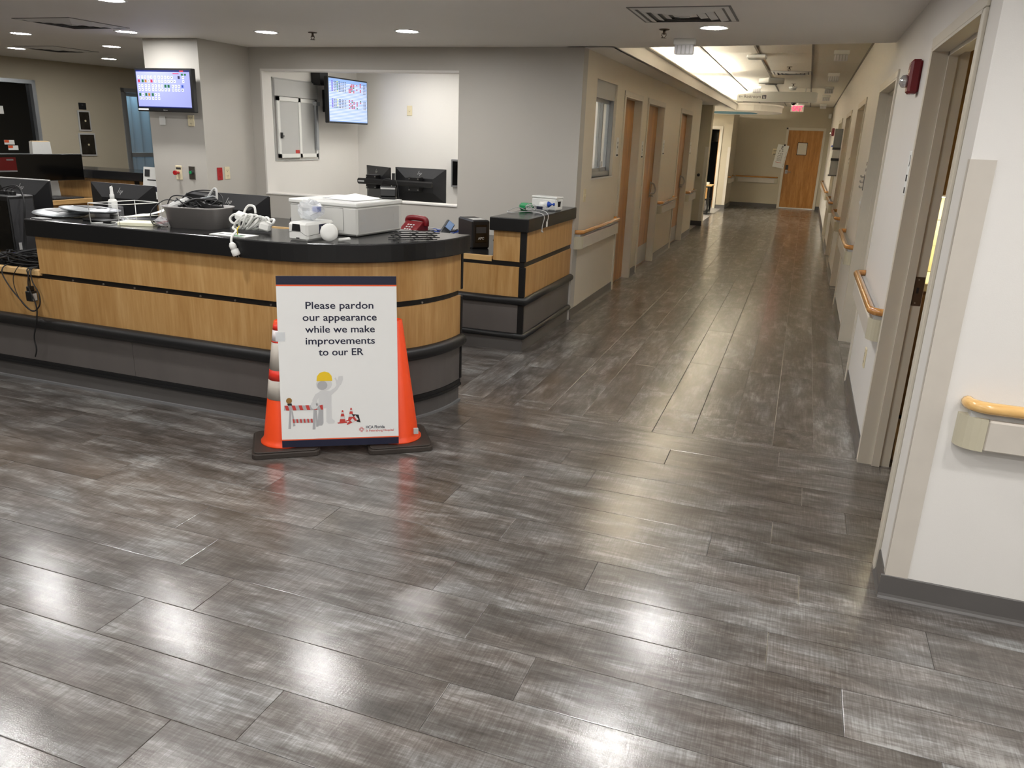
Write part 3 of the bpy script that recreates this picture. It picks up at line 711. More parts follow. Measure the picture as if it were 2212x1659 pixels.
# 0 light grey 1 mid grey 2 yellow 3 red 4 dark 5 amber
fg.m(1); blob(fg, [(612, 1160), (648, 1160), (650, 1300), (640, 1318), (610, 1318), (606, 1300)][::-1], .0008)
fg.m(0); blob(fg, [(672, 1150), (712, 1150), (716, 1262), (740, 1285), (736, 1302), (690, 1304), (674, 1290)][::-1], .0009)
blob(fg, [(620, 1040), (700, 1040), (712, 1080), (712, 1165), (690, 1180), (630, 1180), (612, 1150), (610, 1080)][::-1], .0010)
blob(fg, [(624, 1042), (640, 1060), (600, 1110), (600, 1145), (566, 1150), (562, 1110), (585, 1065)][::-1], .0011)
blob(fg, [(690, 1046), (708, 1078), (760, 1030), (782, 990), (758, 985), (738, 1015)][::-1], .0011)
blob(fg, [(752, 998), (745, 960), (735, 940), (745, 932), (757, 958), (768, 925), (800, 922), (803, 950), (786, 995)][::-1], .0012)
disc(fg, 653, 985, 62, 52, .0012); fg.m(1); disc(fg, 640, 995, 40, 36, .0013)
fg.m(0); disc(fg, 580, 1152, 30, 32, .0019); blob(fg, [(590, 1138), (636, 1140), (640, 1150), (596, 1160)][::-1], .0019)
fg.m(2); blob(fg, [(594, 955), (598, 920), (618, 895), (655, 884), (692, 895), (712, 920), (718, 955), (716, 960), (596, 960)][::-1], .0014)
fg.m(4); fg.m(1)
for q in ([(385, 1185), (400, 1185), (398, 1338), (378, 1338)], [(572, 1185), (590, 1185), (588, 1348), (566, 1348)], [(400, 1195), (410, 1195), (432, 1315), (414, 1318)], [(588, 1195), (598, 1195), (612, 1325), (594, 1328)]): blob(fg, q[::-1], .0015)
fg.m(1); blob(fg, [(344, 1150), (648, 1152), (648, 1192), (344, 1188)][::-1], .0016); blob(fg, [(410, 1260), (572, 1264), (572, 1294), (410, 1290)][::-1], .0016)
fg.m(3)
for i in range(6): x = 346+i*54; blob(fg, [(x, 1150), (x+26, 1150), (min(x+40, 648), 1190), (x+14, 1189)][::-1], .0017)
for i in range(6): x = 410+i*28; blob(fg, [(x, 1261), (x+13, 1261), (x+18, 1292), (x+5, 1291)][::-1], .0017)
fg.m(4); blob(fg, [(366, 1135), (400, 1132), (406, 1150), (374, 1152)][::-1], .0016); fg.m(5); disc(fg, 381, 1112, 23, 23, .0017)
for cx_, cy_ in ((800, 1303), (868, 1286)):
    fg.m(3); blob(fg, [(cx_-40, cy_-5), (cx_+34, cy_-12), (cx_+42, cy_), (cx_-36, cy_+4)][::-1], .0015); blob(fg, [(cx_-24, cy_-5), (cx_-5, cy_-104), (cx_+5, cy_-104), (cx_+26, cy_-8)][::-1], .0016)
    fg.m(0); blob(fg, [(cx_-19, cy_-32), (cx_-14, cy_-54), (cx_+15, cy_-54), (cx_+20, cy_-32)][::-1], .0017); blob(fg, [(cx_-10, cy_-76), (cx_-8, cy_-88), (cx_+8, cy_-88), (cx_+10, cy_-76)][::-1], .0017)
fg.m(4); blob(fg, [(872, 1232), (928, 1238), (944, 1302), (915, 1296)][::-1], .0018)
fg.m(3); blob(fg, [(834, 1312), (838, 1320), (930, 1278), (900, 1240)][::-1], .0019); fg.m(0); blob(fg, [(862, 1285), (880, 1300), (900, 1290), (880, 1265)][::-1], .0020); blob(fg, [(893, 1252), (915, 1282), (928, 1276), (904, 1243)][::-1], .0020)
fg.build('print_picture', [M_FIG, M_FIG2, M_YEL, M_REDINK, M_INKK, mat('amber_print', (150, 110, 50), .5)], nb)
mb = MB(); a = bp(985, 1354); put_text(mb, 'HCA Florida', .022, a[0], a[2], -.0008, 'LEFT', .0004, .100); mb.build('print_text', M_INK, nb)
mb = MB(); a = bp(985, 1380); put_text(mb, 'St Petersburg Hospital', .0165, a[0], a[2], -.0008, 'LEFT', .0002, .149)
cx_, _, cz_ = bp(953, 1361)
for k in range(4):
    c_, s_ = math.cos(R(90*k)), math.sin(R(90*k))
    for q in ([(-.0045, .003), (-.0012, .003), (-.0012, .014), (-.0045, .014)], [(.0012, .003), (.0045, .003), (.0045, .014), (.0012, .014)]):
        mb.poly([(cx_+x*c_-z*s_, -.0008, cz_+x*s_+z*c_) for x, z in q])
mb.build('print_logo', M_REDINK, nb)
tp = MB().box(-.012, .035, -.0016, -.0008, .565, .612).build('tape', M_CLEAR, nb)
# ------------------------------------------------------------------ monitors, screens
def hp_logo(mb, x, z, y, s, slope=0):
    for (a, b, c, d) in ((-.5, -.25, -.2, .5), (-.2, -.25, -.02, .12), (.0, -.5, .18, .12), (.25, -.25, .42, .12)):
        w_ = .07
        q = [(a, b), (a+w_, b), (c+w_, d), (c, d)]
        mb.poly([(x+px*s, y+slope*pz*s, z+pz*s) for px, pz in q])
def hp_monitor(loc, rotz, label, w=.61, h=.355, zc=.33, tilt=0, stand=True, top_light=False):
    t = thing('monitor', label, 'monitor', loc, rotz)
    a = w/2; z0, z1 = zc-h/2, zc+h/2
    mb = MB().box(-a, a, .0, .016, z0, z1, .003); mb.build('screen_bezel', M_BLACK, t)
    MB().box(-a+.008, a-.008, .0161, .0168, z0+.012, z1-.008).build('screen', M_BLACKG, t)
    ix, iz0, iz1, d = a*.56, z0+.10, z1-.10, -.034
    o_ = [(-a, 0, z0), (a, 0, z0), (a, 0, z1), (-a, 0, z1)]; i_ = [(-ix, d, iz0), (ix, d, iz0), (ix, d, iz1), (-ix, d, iz1)]
    MB().add(o_+i_, [(4, 5, 6, 7), (0, 1, 5, 4), (1, 2, 6, 5), (2, 3, 7, 6), (3, 0, 4, 7)]).build('back_shell', M_SHELL, t)
    mb = MB(); hp_logo(mb, 0, z1-.052, -.0185, .05, slope=-.34*-1); mb.build('logo', M_LGREY, t)
    if top_light: MB().box(-a, a, -.004, .018, z1, z1+.008, .002).build('top_edge', M_LGREY, t)
    if stand:
        MB().box(-.035, .035, d-.035, d-.002, .02, zc+.02, .003).build('stand_neck', M_GREYP, t); MB().box(-.11, .11, -.16, .06, 0, .014, .004).build('stand_base', M_DGREY, t)
    return t
hp_monitor((-3.615, 4.43, .75), R(1), 'black monitor turned away, behind the bundle of white cord', zc=.295)
hp_monitor((-4.64, 4.52, .75), R(-2), 'black monitor turned away, behind the spray bottle', zc=.30)
hp_monitor((-5.22, 4.2, .7495), R(3), 'black monitor with a pale top edge behind the computer tower', w=.47, h=.31, zc=.335, top_light=True)
# two monitors on a shared arm in the back office
od = thing('office_desk', 'desk inside the back office just behind the opening', 'desk', (-4.0, 7.65, 0))
MB().box(-5.2, -2.2, 7.27, 8.0, .72, .75).build('worktop', M_LGREY, od, True); MB().box(-5.2, -5.16, 7.3, 7.98, 0, .72).build('leg', M_LGREY, od, True); MB().box(-2.24, -2.2, 7.3, 7.98, 0, .72).build('leg', M_LGREY, od, True)
m1 = hp_monitor((-4.30, 7.66, .75), R(-34), 'angled black monitor on the arm, nearer the office service window', w=.54, h=.335, zc=.385, stand=False)
m2 = hp_monitor((-3.775, 7.62, .75), R(2), 'wide black monitor on the arm, nearer the office light switch wall', w=.575, h=.345, zc=.385, stand=False)
ar = thing('dual_monitor_stand', 'black dual monitor stand with pole and cables behind the office opening', 'monitor stand', (-4.01, 7.47, .75))
MB().cyl((0, 0, 0), (0, 0, .50), .018).build('pole', M_BLACK, ar); MB().box(-.06, .06, -.05, .05, 0, .012).build('clamp', M_BLACK, ar)
MB().box(-.42, .46, -.035, -.005, .375, .435, .014).build('crossbar', M_BLACK, ar)
MB().box(-.40, -.33, -.037, -.033, .398, .412).build('slot', M_LGREY, ar)
for x in (-.27, .23):
    MB().box(x-.06, x+.06, .0, .10, .33, .47, .003).build('mount_plate', M_BLACK, ar)
    for dx in (-.05, .05):
        for dz in (.345, .455): MB().cyl((x+dx, -.003, dz), (x+dx, .004, dz), .007, n=8).build('screw', M_STEEL, ar)
MB().tube([(-.02, -.03, .44), (-.10, -.06, .42), (-.12, -.06, .25), (-.13, -.05, .05)], .004, 6, 6).tube([(.02, -.03, .44), (.07, -.06, .40), (.10, -.06, .2), (.13, -.05, .02)], .004, 6, 6).build('cable', M_RUBBER, ar)
m3 = thing('wall_screen', 'dark screen with silver frame at the far side of the back office', 'monitor', (-3.72, 8.97, 1.05))
MB().box(-.30, .30, -.03, .02, 0, .32, .004).build('frame', M_GREYP, m3); MB().box(-.28, .28, -.0315, -.03, .02, .30).build('screen', M_BLACKG, m3)
# wall displays
def cells(mb, x0, z0, cols, w, h, gap, y, mi=1):
    mb.m(mi)
    for i in range(cols): x = x0+i*(w+gap); mb.quad((x, y, z0), (x+w, y, z0), (x+w, y, z0+h), (x, y, z0+h))
S_BG = emit('screen_lavender', (172, 178, 238), .47); S_WH = emit('screen_white', (225, 230, 255), .55); S_NV = emit('screen_navy', (40, 50, 120), .4)
S_RD = emit('screen_red', (206, 60, 80), .55); S_GN = emit('screen_green', (40, 120, 60), .5); S_OR = emit('screen_orange', (206, 140, 40), .55); S_DK = emit('screen_dark', (60, 60, 90), .35); S_BL = emit('screen_blue', (70, 100, 200), .55)
S_LB = emit('screen_pale_blue', (150, 186, 244), .48); S_PU = emit('screen_purple', (120, 90, 210), .55); S_YE = emit('screen_yellow', (220, 220, 90), .55); S_LN = emit('screen_row_line', (140, 156, 190), .5)
tv = thing('tracking_display', 'wall display on the column showing a lavender bed board grid', 'television', (-5.74, 6.37, 1.76))
MB().box(-.335, .335, -.16, -.105, 0, .385, .006).build('housing', M_BLACK, tv); MB().box(-.12, .12, -.105, 0, .1, .3).build('bracket', M_BLACK, tv)
mb = MB(); mb.m(0); yy = -.1612; mb.quad((-.312, yy, .038), (.312, yy, .038), (.312, yy, .367), (-.312, yy, .367))
Y1 = yy-.0006; mb.m(2); mb.quad((-.312, Y1, .353), (.312, Y1, .353), (.312, Y1, .367), (-.312, Y1, .367)); mb.quad((-.312, Y1, .038), (.312, Y1, .038), (.312, Y1, .046), (-.312, Y1, .046))
random.seed(11); Y2 = yy-.0008; cw, chh = .024, .026
for r_, (zz, xs) in enumerate(((.292, [0, .042, .078, .115, .15, .195, .24, .278, .315, .352, .39, .47, .52]), (.258, [0, .045, .08, .115, .15, .195, .24, .275, .312, .35, .385, .42, .52]), (.215, [0, .035, .078, .115, .16, .195, .235, .27, .308, .345, .395, .43, .465, .505]), (.182, [0, .035, .078, .115, .16, .195, .235, .27, .308, .345, .395, .43, .465, .505]), (.138, [0, .035, .072, .108, .15, .185, .222]), (.105, [0, .035, .072, .108, .15, .185, .222]))):
    for i, x in enumerate(xs):
        k = 1
        if r_ == 1: k = {0: 3, 1: 4, 2: 5, 4: 3}.get(i, 1)
        if r_ == 2: k = {8: 4, 9: 4, 13: 7}.get(i, 1)
        if r_ == 4: k = {0: 4, 2: 4, 3: 5, 4: 4}.get(i, 1)
        if r_ == 0 and i == 11: k = 6
        x -= .295; mb.m(k); mb.quad((x, Y2, zz), (x+cw, Y2, zz), (x+cw, Y2, zz+chh), (x, Y2, zz+chh))
        mb.m(6); mb.quad((x+.008, Y2-.0003, zz+.009), (x+.015, Y2-.0003, zz+.009), (x+.015, Y2-.0003, zz+.018), (x+.008, Y2-.0003, zz+.018))
mb.m(3); mb.quad((.2, Y2, .354), (.245, Y2, .354), (.245, Y2, .365), (.2, Y2, .365)); mb.quad((.12, Y2, .335), (.19, Y2, .335), (.19, Y2, .341), (.12, Y2, .341))
mb.m(4); mb.quad((.215, Y2, .322), (.238, Y2, .322), (.238, Y2, .338), (.215, Y2, .338)); mb.quad((.25, Y2, .322), (.273, Y2, .322), (.273, Y2, .338), (.25, Y2, .338))
mb.build('screen', [S_BG, S_WH, S_NV, S_RD, S_GN, S_OR, S_DK, S_BL], tv)
MB().box(-.32, -.20, -.1625, -.16, .012, .026).build('label_strip', M_PAPER, tv)
mb = MB(); put_text(mb, 'ViewSonic', .012, 0, .012, -.1612); mb.build('maker_mark', M_LGREY, tv)
t2 = thing('tracking_display', 'wall display in the back office showing a pale blue patient list', 'television', (-5.33, 8.375, 1.73), R(90))
MB().box(-.43, .43, -.26, -.21, 0, .49, .006).build('housing', M_BLACK, t2); MB().box(-.15, .15, -.21, -.004, .12, .36).box(-.36, -.20, -.12, -.004, .40, .62).build('bracket', M_BLACK, t2)
mb = MB(); mb.m(0); yy = -.2612; mb.quad((-.415, yy, .018), (.415, yy, .018), (.415, yy, .475), (-.415, yy, .475))
mb.m(1)
for i in range(26): z = .03+i*.0158; mb.quad((-.41, yy-.0005, z), (.41, yy-.0005, z), (.41, yy-.0005, z+.008), (-.41, yy-.0005, z+.008))
random.seed(5); Y2 = yy-.001
for blk, (za, zb) in enumerate(((.33, .44), (.16, .25))):
    z = zb
    while z > za:
        mb.m(2); mb.quad((-.36, Y2, z), (-.33, Y2, z), (-.33, Y2, z+.011), (-.36, Y2, z+.011))
        mb.m(6 if random.random() < .7 else 4); mb.quad((-.25, Y2, z), (-.23, Y2, z), (-.23, Y2, z+.011), (-.25, Y2, z+.011))
        mb.m(5)
        for x in (-.31, -.28, -.21, -.19, -.15, -.12, -.08, .33, .36): mb.quad((x, Y2, z), (x+.018, Y2, z), (x+.018, Y2, z+.008), (x, Y2, z+.008))
        for x in (0, .03, .06, .10, .17, .25):
            if random.random() < .6: mb.m(3 if random.random() < .8 else 4); mb.quad((x, Y2, z), (x+.026, Y2, z), (x+.026, Y2, z+.012), (x, Y2, z+.012))
        z -= .0165
mb.build('screen', [S_LB, S_WH, S_PU, S_RD, S_GN, S_DK, S_YE], t2)

# ------------------------------------------------------------------ small things on the countertop (top at z = 1.07)
ZT = 1.0705
for i, (x, y, z, r_, tx, lab) in enumerate(((-4.42, 3.80, ZT+.02, .165, 2, 'flat silver lid lying under the other lid on the countertop'), (-4.22, 3.84, ZT+.05, .175, -3, 'silver lid with a dark label window, lying on top of another lid'))):
    o = thing('dish_lid', lab, 'lid', (x, y, z), rot=(R(tx), R(3), 0))
    MB().lathe([(0, -.010), (r_-.02, -.010), (r_, 0), (r_, .004), (r_-.03, .008), (.08, .016), (0, .018)], 36).build('dish', M_ALU, o)
    MB().box(-.06, .05, -.07, .02, .0165, .0185).box(-.02, .09, -.03, .05, .0155, .0180).build('window', M_GREYP if i == 0 else M_DGREY, o)
tag(MB().box(-.06, .06, -.03, .03, 0, .006, .002).build('card_wallet', [M_GREYP], loc=(-4.36, 3.60, ZT), rot=(0, 0, R(-10))), 'small grey card wallet at the counter end beside the lids', 'wallet')
tag(MB().box(-.10, .10, -.05, .05, 0, .012, .003).build('tablet_sleeve', [M_BLACK], loc=(-4.02, 3.72, ZT), rot=(0, 0, R(-6))), 'flat black sleeve lying under the wire rack', 'sleeve')
wr = thing('wire_rack', 'white wire letter rack standing at the counter edge', 'rack', (-3.86, 3.60, ZT), R(3))
MB().tube([(-.10, 0, .003), (.11, 0, .003), (.105, 0, .12), (-.105, 0, .12), (-.10, 0, .003)], .0025, 6).build('front_loop', M_WHITE, wr)
MB().tube([(-.105, 0, .12), (.0, .26, .125)], .0025, 6).tube([(.105, 0, .12), (.21, .24, .125)], .0025, 6).tube([(-.10, 0, .003), (0, .26, .003)], .0025, 6).tube([(.11, 0, .05), (.21, .24, .05)], .0025, 6).build('side_wire', M_WHITE, wr)
MB().tube([(.0, .26, .125), (.21, .24, .125), (.21, .24, .003), (0, .26, .003), (0, .26, .125)], .0025, 6).build('back_loop', M_WHITE, wr)
sp = thing('spray_bottle', 'small white pump bottle with printed label in front of the middle monitor', 'bottle', (-4.24, 4.04, ZT))
sp.scale = (.78, .78, .78)
MB().lathe([(.033, 0), (.036, .004), (.036, .11), (.03, .125), (.016, .132), (.016, .14)], 20).build('body', M_WHITE, sp)
MB().lathe([(.018, .135), (.019, .165), (.014, .17), (.012, .20), (.013, .225), (.009, .232)], 16).build('pump', M_WHITE, sp); MB().tube([(0, 0, .222), (.02, -.01, .236)], .004, 6).build('nozzle', M_WHITE, sp)
lb = MB()
for k in range(7): lb.box(-.022, .022-.004*(k % 3), -.0372, -.0362, .03+k*.011, .034+k*.011)
lb.build('print', M_GREYP, sp)
def sheet(loc, rz, w_, h_, lift, label, cat='paper', name='paper_sheet', lines=True, tilt=0):
    o = thing(name, label, cat, loc, rot=(R(tilt), 0, R(rz))); mb = MB(); n = 8; v = []
    for i in range(n+1):
        for j in (0, 1): v.append((-w_/2+w_*i/n, -h_/2+h_*j, lift*(i/n)**2*(.4+.6*j)))
    mb.add(v, [(2*i, 2*i+2, 2*i+3, 2*i+1) for i in range(n)], True)
    mb.add([(x, y, z-.0006) for x, y, z in v], [(2*i, 2*i+1, 2*i+3, 2*i+2) for i in range(n)], True)
    mb.build('page', M_PAPER, o)
    if lines:
        lm = MB()
        for k in range(5): lm.box(-w_*.4, w_*.1, -h_*.35+k*h_*.13, -h_*.34+k*h_*.13, .004+.0003*k, .0046+.0003*k)
        lm.build('print', M_GREYP, o)
    return o
sheet((-3.78, 3.80, ZT+.006), 25, .24, .20, .0, 'white form lying beneath the notepad', lines=False)
sheet((-3.80, 3.92, ZT+.03), 12, .26, .20, .10, 'curled white form with handwriting rising behind the wire rack')
sheet((-3.62, 4.0, ZT+.062), 20, .16, .12, .05, 'second curled sheet leaning against the basin', lines=False)
pd = thing('notepad', 'cream notepad with a black binder clip beside the grey basin', 'notepad', (-3.70, 3.72, ZT), R(20))
MB().box(-.11, .10, -.07, .07, 0, .018, .001).build('pages', mat('cream_paper', (238, 236, 208), .8), pd); MB().box(.075, .11, -.02, .02, .012, .03, .003).tube([(.09, -.012, .02), (.13, -.008, .045), (.13, .008, .045), (.09, .012, .02)], .002, 6).build('clip', M_BLACK, pd)
pb = thing('plastic_bag', 'crumpled clear bag with red print tucked beside the basin', 'bag', (-3.54, 3.72, ZT))
def crumple(r, seed, sx=1, sy=1, sz=1, nlat=7, nlon=10):
    random.seed(seed); mb = MB(); v = []
    for i in range(nlat+1):
        a = math.pi*i/nlat
        for j in range(nlon):
            b = 2*math.pi*j/nlon; k = r*random.uniform(.7, 1.1)
            v.append((sx*k*math.sin(a)*math.cos(b), sy*k*math.sin(a)*math.sin(b), max(0.0, r*sz*.95+sz*k*math.cos(a))))
    mb.add(v, [(i*nlon+j, (i+1)*nlon+j, (i+1)*nlon+(j+1) % nlon, i*nlon+(j+1) % nlon) for i in range(nlat) for j in range(nlon)]); return mb
crumple(.045, 4, .9, .9, .7).build('film', M_CLEAR, pb); MB().box(-.02, .01, -.02, .01, .02, .024).box(-.01, .025, .0, .02, .03, .033).build('print', M_REDINK, pb)
# grey basin full of cables
bs = thing('basin', 'grey plastic basin heaped with cables and adapters on the countertop', 'basin', (-3.37, 3.84, ZT), R(8))
o1 = rrect(-.160, .160, -.108, .108, .07, 6); o2 = rrect(-.185, .185, -.13, .13, .08, 6); i2 = rrect(-.176, .176, -.121, .121, .075, 6); i1 = rrect(-.153, .153, -.101, .101, .065, 6); rim = rrect(-.193, .193, -.138, .138, .085, 6)
n = len(o1); vs_ = [(x, y, 0) for x, y in o1]+[(x, y, .115) for x, y in o2]+[(x, y, .118) for x, y in rim]+[(x, y, .124) for x, y in rim]+[(x, y, .124) for x, y in i2]+[(x, y, .006) for x, y in i1]
fs_ = [tuple(range(n))[::-1]]
for k in range(5): fs_ += [(k*n+i, k*n+(i+1) % n, (k+1)*n+(i+1) % n, (k+1)*n+i) for i in range(n)]
fs_.append(tuple(range(5*n, 6*n))); MB().add(vs_, fs_, True).build('tub', M_BASIN, bs)
def cable(name, parent, seed, cx, cy, cz, rx, ry, rz, r_, m_, k=9, sub=6, world=False):
    random.seed(seed); pts = []
    a = random.uniform(0, 6)
    for i in range(k): a += random.uniform(.7, 1.5); pts.append((cx+rx*math.cos(a)*random.uniform(.5, 1), cy+ry*math.sin(a)*random.uniform(.5, 1), cz+random.uniform(0, rz)))
    return MB().tube(pts, r_, 6, sub).build(name, m_, parent, world)
ckit = thing('cable_bundle', 'black and grey cables with adapters piled inside the grey basin', 'cables', (-3.37, 3.84, ZT+.03), R(8))
for s_ in range(6): cable('cable', ckit, 20+s_, 0, 0, .07, .155, .10, .075, .0045 if s_ % 2 else .006, M_RUBBER if s_ % 3 else M_DGREY)
MB().obox((-.11, -.02, .095), (.12, .10, .055), (R(8), R(-20), R(14)), .012).build('white_adapter', M_LGREY, ckit)
MB().obox((.0, .02, .125), (.20, .07, .012), (R(-12), R(-14), R(10)), .003).build('silver_slab', M_ALU, ckit)
MB().obox((-.03, .05, .145), (.12, .07, .035), (R(5), R(6), R(6)), .004).build('adapter', M_BLACK, ckit)
MB().obox((.09, -.02, .10), (.13, .10, .03), (R(-10), R(8), R(-20)), .004).build('adapter', M_BLACK, ckit)
MB().tube([(-.17, -.05, .10), (-.12, -.06, .15), (.0, -.07, .145), (.08, -.09, .10)], .0035, 6, 8).build('arched_lead', M_RUBBER, ckit)
MB().tube([(-.15, .02, .10), (-.05, .0, .17), (.05, .03, .185), (.13, .04, .16), (.16, .0, .10)], .0035, 6, 8).build('arched_lead', M_RUBBER, ckit)
MB().obox((0, -.03, .02), (.26, .15, .09), (0, 0, 0), .02).build('filler_pack', M_DGREY, ckit)
MB().tube([(.05, 0, .12), (.09, .02, .19), (.12, .01, .19), (.13, -.01, .12)], .007, 8, 6).build('grey_lead', M_LGREY, ckit)
MB().tube([(-.12, 0, .11), (-.2, -.03, .12), (-.245, -.10, .06), (-.22, -.14, -.005), (-.15, -.15, -.022)], .0032, 6, 8).build('usb_lead', M_RUBBER, ckit)
MB().obox((-.13, -.152, -.02), (.035, .014, .008), (0, 0, R(-8)), .001).build('usb_plug', M_STEEL, ckit)
# white cord bundle, printed card, hanging plug
cd_ = thing('info_card', 'white printed card with a green corner under the cord bundle', 'card', (-2.975, 3.64, ZT), R(-2))
MB().box(-.125, .125, -.045, .07, 0, .003).build('card', M_PAPER, cd_); MB().box(.02, .09, -.035, -.01, .003, .0036).build('green_corner', M_GREEN, cd_)
tx_ = MB()
for k in range(4): tx_.box(-.10+.05*k, -.065+.05*k, .0, .012, .003, .0035)
tx_.build('print', M_DGREY, cd_)
wc = thing('extension_cord', 'white medical extension cord coiled up with its plug hanging over the counter edge', 'cord', (-2.97, 3.78, ZT+.004))
for k in range(7):
    pts = []; cx_, cz_ = -.035+.021*k, .060-.002*k; th = R(38-3*k); la = .078-.003*abs(k-3); lb = .020+.004*(k % 3)
    for i in range(15):
        t_ = 2*math.pi*i/12+k; u_, w__ = la*math.cos(t_), lb*math.sin(t_)
        pts.append((cx_+u_*math.cos(th)-w__*math.sin(th), -.02+.012*k-.05*math.cos(t_)*.4+.012*math.sin(t_*2+k), max(.008, cz_+u_*math.sin(th)+w__*math.cos(th))))
    MB().tube(pts, .0068, 8, 3).build('coil', M_WHITE, wc)
MB().tube([(-.03, .03, .06), (-.05, .03, .10), (-.02, .03, .145), (.03, .02, .145), (.045, .01, .11)], .0068, 8, 6).build('coil', M_WHITE, wc)
MB().tube([(-.05, .02, .075), (-.10, .02, .095), (-.135, .01, .07), (-.11, .0, .045), (-.06, .0, .05)], .0068, 8, 6).build('coil', M_WHITE, wc)
MB().obox((-.035, .0, .085), (.085, .05, .04), (R(20), R(16), R(15)), .008).build('outlet_block', M_WHITE, wc); MB().obox((.115, -.0, .04), (.06, .05, .045), (0, R(14), R(20)), .008).build('outlet_block', M_WHITE, wc); MB().obox((.15, -.01, .065), (.035, .014, .008), (0, R(20), R(10)), .002).build('cord_end', M_WHITE, wc)
MB().tube([(-.08, -.03, .03), (-.03, -.10, .03), (.03, -.15, .028), (.065, -.20, .024), (.075, -.244, .002), (.08, -.256, -.03)], .0068, 8, 6).build('lead', M_WHITE, wc)
pl = MB(); pl.lathe([(.010, 0), (.015, -.008), (.019, -.014), (.019, -.032), (.016, -.036), (.021, -.042), (.022, -.07), (.020, -.074)], 16); p_ = pl.build('plug', M_WHITE, wc); p_.location = (.08, -.258, -.025); p_.rotation_euler = (R(10), R(-18), 0)
MB().cyl((.008, 0, -.073), (.008, 0, -.088), .0022, n=6).cyl((-.008, 0, -.073), (-.008, 0, -.088), .0022, n=6).cyl((0, .008, -.073), (0, .008, -.09), .0022, n=6).build('prong', M_STEEL, p_)
MB().tube([(.052, -.165, .008), (.056, -.172, .036), (.046, -.14, .05)], .003, 6, 4).build('tie', mat('yellow_tie', (226, 200, 40), .5), wc)
# white reader box with a bag, round device
wb = thing('dispenser_unit', 'white plastic reader unit with a dark slot at the counter front', 'device', (-2.545, 3.78, ZT), R(-4))
MB().box(-.065, .065, -.125, .125, 0, .098, .012).build('housing', M_WHITE, wb)
MB().add([(-.038, -.1256, .052), (.022, -.1256, .052), (.018, -.1256, .09), (-.032, -.1256, .09)], [(0, 1, 2, 3)]).build('slot', M_INKK, wb)
MB().tube([(-.062, -.1256, .042), (-.038, -.1256, .05), (.022, -.1256, .05), (.05, -.1256, .034), (.0655, -.12, .03), (.0655, .1, .04)], .0009, 4).build('seam', M_DGREY, wb); MB().box(-.01, .012, -.1262, -.1252, .012, .018).build('port', M_INKK, wb)
MB().box(.0648, .0658, -.02, .07, .035, .085).build('blue_badge', M_INK, wb)
mb = MB(); put_text(mb, 'PDI', .04, 0, 0, 0, bold=.0015); q = mb.build('mark', M_WHITE, wb); q.location = (.0662, .025, .045); q.rotation_euler = (0, 0, R(90))
bg = thing('plastic_bag', 'crinkled clear plastic bag lying on the white reader unit', 'bag', (-2.565, 3.80, ZT+.099))
crumple(.080, 8, 1.05, 1.0, .72, 8, 12).build('film', M_CLEAR, bg); crumple(.05, 12, 1.0, .9, .6, 6, 9).build('inner_film', M_CLEAR, bg)
MB().lathe([(.024, 0), (.026, .01), (.022, .03), (0, .032)], 16).build('blue_cap', M_BLUE, bg).location = (.03, .02, .045)
rd = thing('ear_thermometer', 'round white handheld device leaning by the white reader unit', 'device', (-2.395, 3.72, ZT), rot=(0, 0, R(20)))
MB().lathe([(0, -.018), (.03, -.018), (.046, -.012), (.05, 0), (.046, .012), (.03, .018), (.015, .02), (0, .018)], 28).xf(Matrix.Translation((0, 0, .05)) @ Matrix.Rotation(R(78), 4, 'X')).build('head', M_WHITE, rd)
MB().obox((.075, .03, .012), (.07, .024, .018), (0, R(-6), R(14)), .006).build('handle', M_WHITE, rd)
# printer
pr = thing('printer', 'large off-white laser printer on the wide end of the reception counter', 'printer', (-2.59, 4.22, ZT), R(-6))
PM = mat('printer_shell', (214, 213, 208), .45, var=.01)
MB().box(-.245, .245, -.225, .235, .004, .165, .010).build('housing', PM, pr)
MB().box(-.25, .25, -.23, .24, .165, .19, .006).build('lid', M_WHITE, pr)
MB().box(-.13, .10, -.06, .18, .1895, .1915).build('tray_recess', M_GREYP, pr)
MB().add([(-.08, -.10, .193), (.16, -.12, .193), (.17, .14, .193), (-.05, .16, .212)], [(0, 1, 2, 3)]).build('paper', M_PAPER, pr)
MB().box(-.235, .15, -.2266, -.2255, .02, .155).build('side_cover', PM, pr); MB().tube([(-.235, -.2268, .157), (.15, -.2268, .157), (.15, -.2268, .03), (.115, -.2268, .03), (.115, -.2268, .004)], .0012, 4).build('cover_seam', M_GREYP, pr)
vn = MB()
for k in range(12): vn.box(-.145+k*.0085, -.141+k*.0085, -.2278, -.2265, .075, .14)
vn.build('vent', M_DGREY, pr)
MB().box(-.15, -.03, -.232, -.226, .152, .164, .002).build('catch', M_WHITE, pr)
MB().box(.2448, .2462, -.21, .20, .02, .155).build('front_cover', mat('printer_front', (190, 189, 186), .45), pr); MB().box(.246, .247, -.19, -.14, .03, .07).box(.246, .247, -.19, -.14, .085, .125).box(.246, .247, .14, .18, .06, .11).build('label', M_LGREY, pr)
cb_ = thing('card_reader', 'small black card reader box perched on the printer', 'device', (-2.40, 4.40, ZT+.1915), R(20))
MB().box(-.05, .05, -.035, .035, 0, .012, .003).build('foot', M_BLACK, cb_); MB().obox((0, 0, .042), (.10, .035, .065), (R(-12), 0, 0), .006).build('body', M_BLACK, cb_); MB().obox((0, -.016, .062), (.09, .006, .01), (R(-12), 0, 0), .002).build('lip', M_LGREY, cb_)
ws = thing('wire_shelf_stack', 'stack of black wire shelf panels on the counter end', 'wire shelves', (-2.07, 4.08, ZT), R(42))
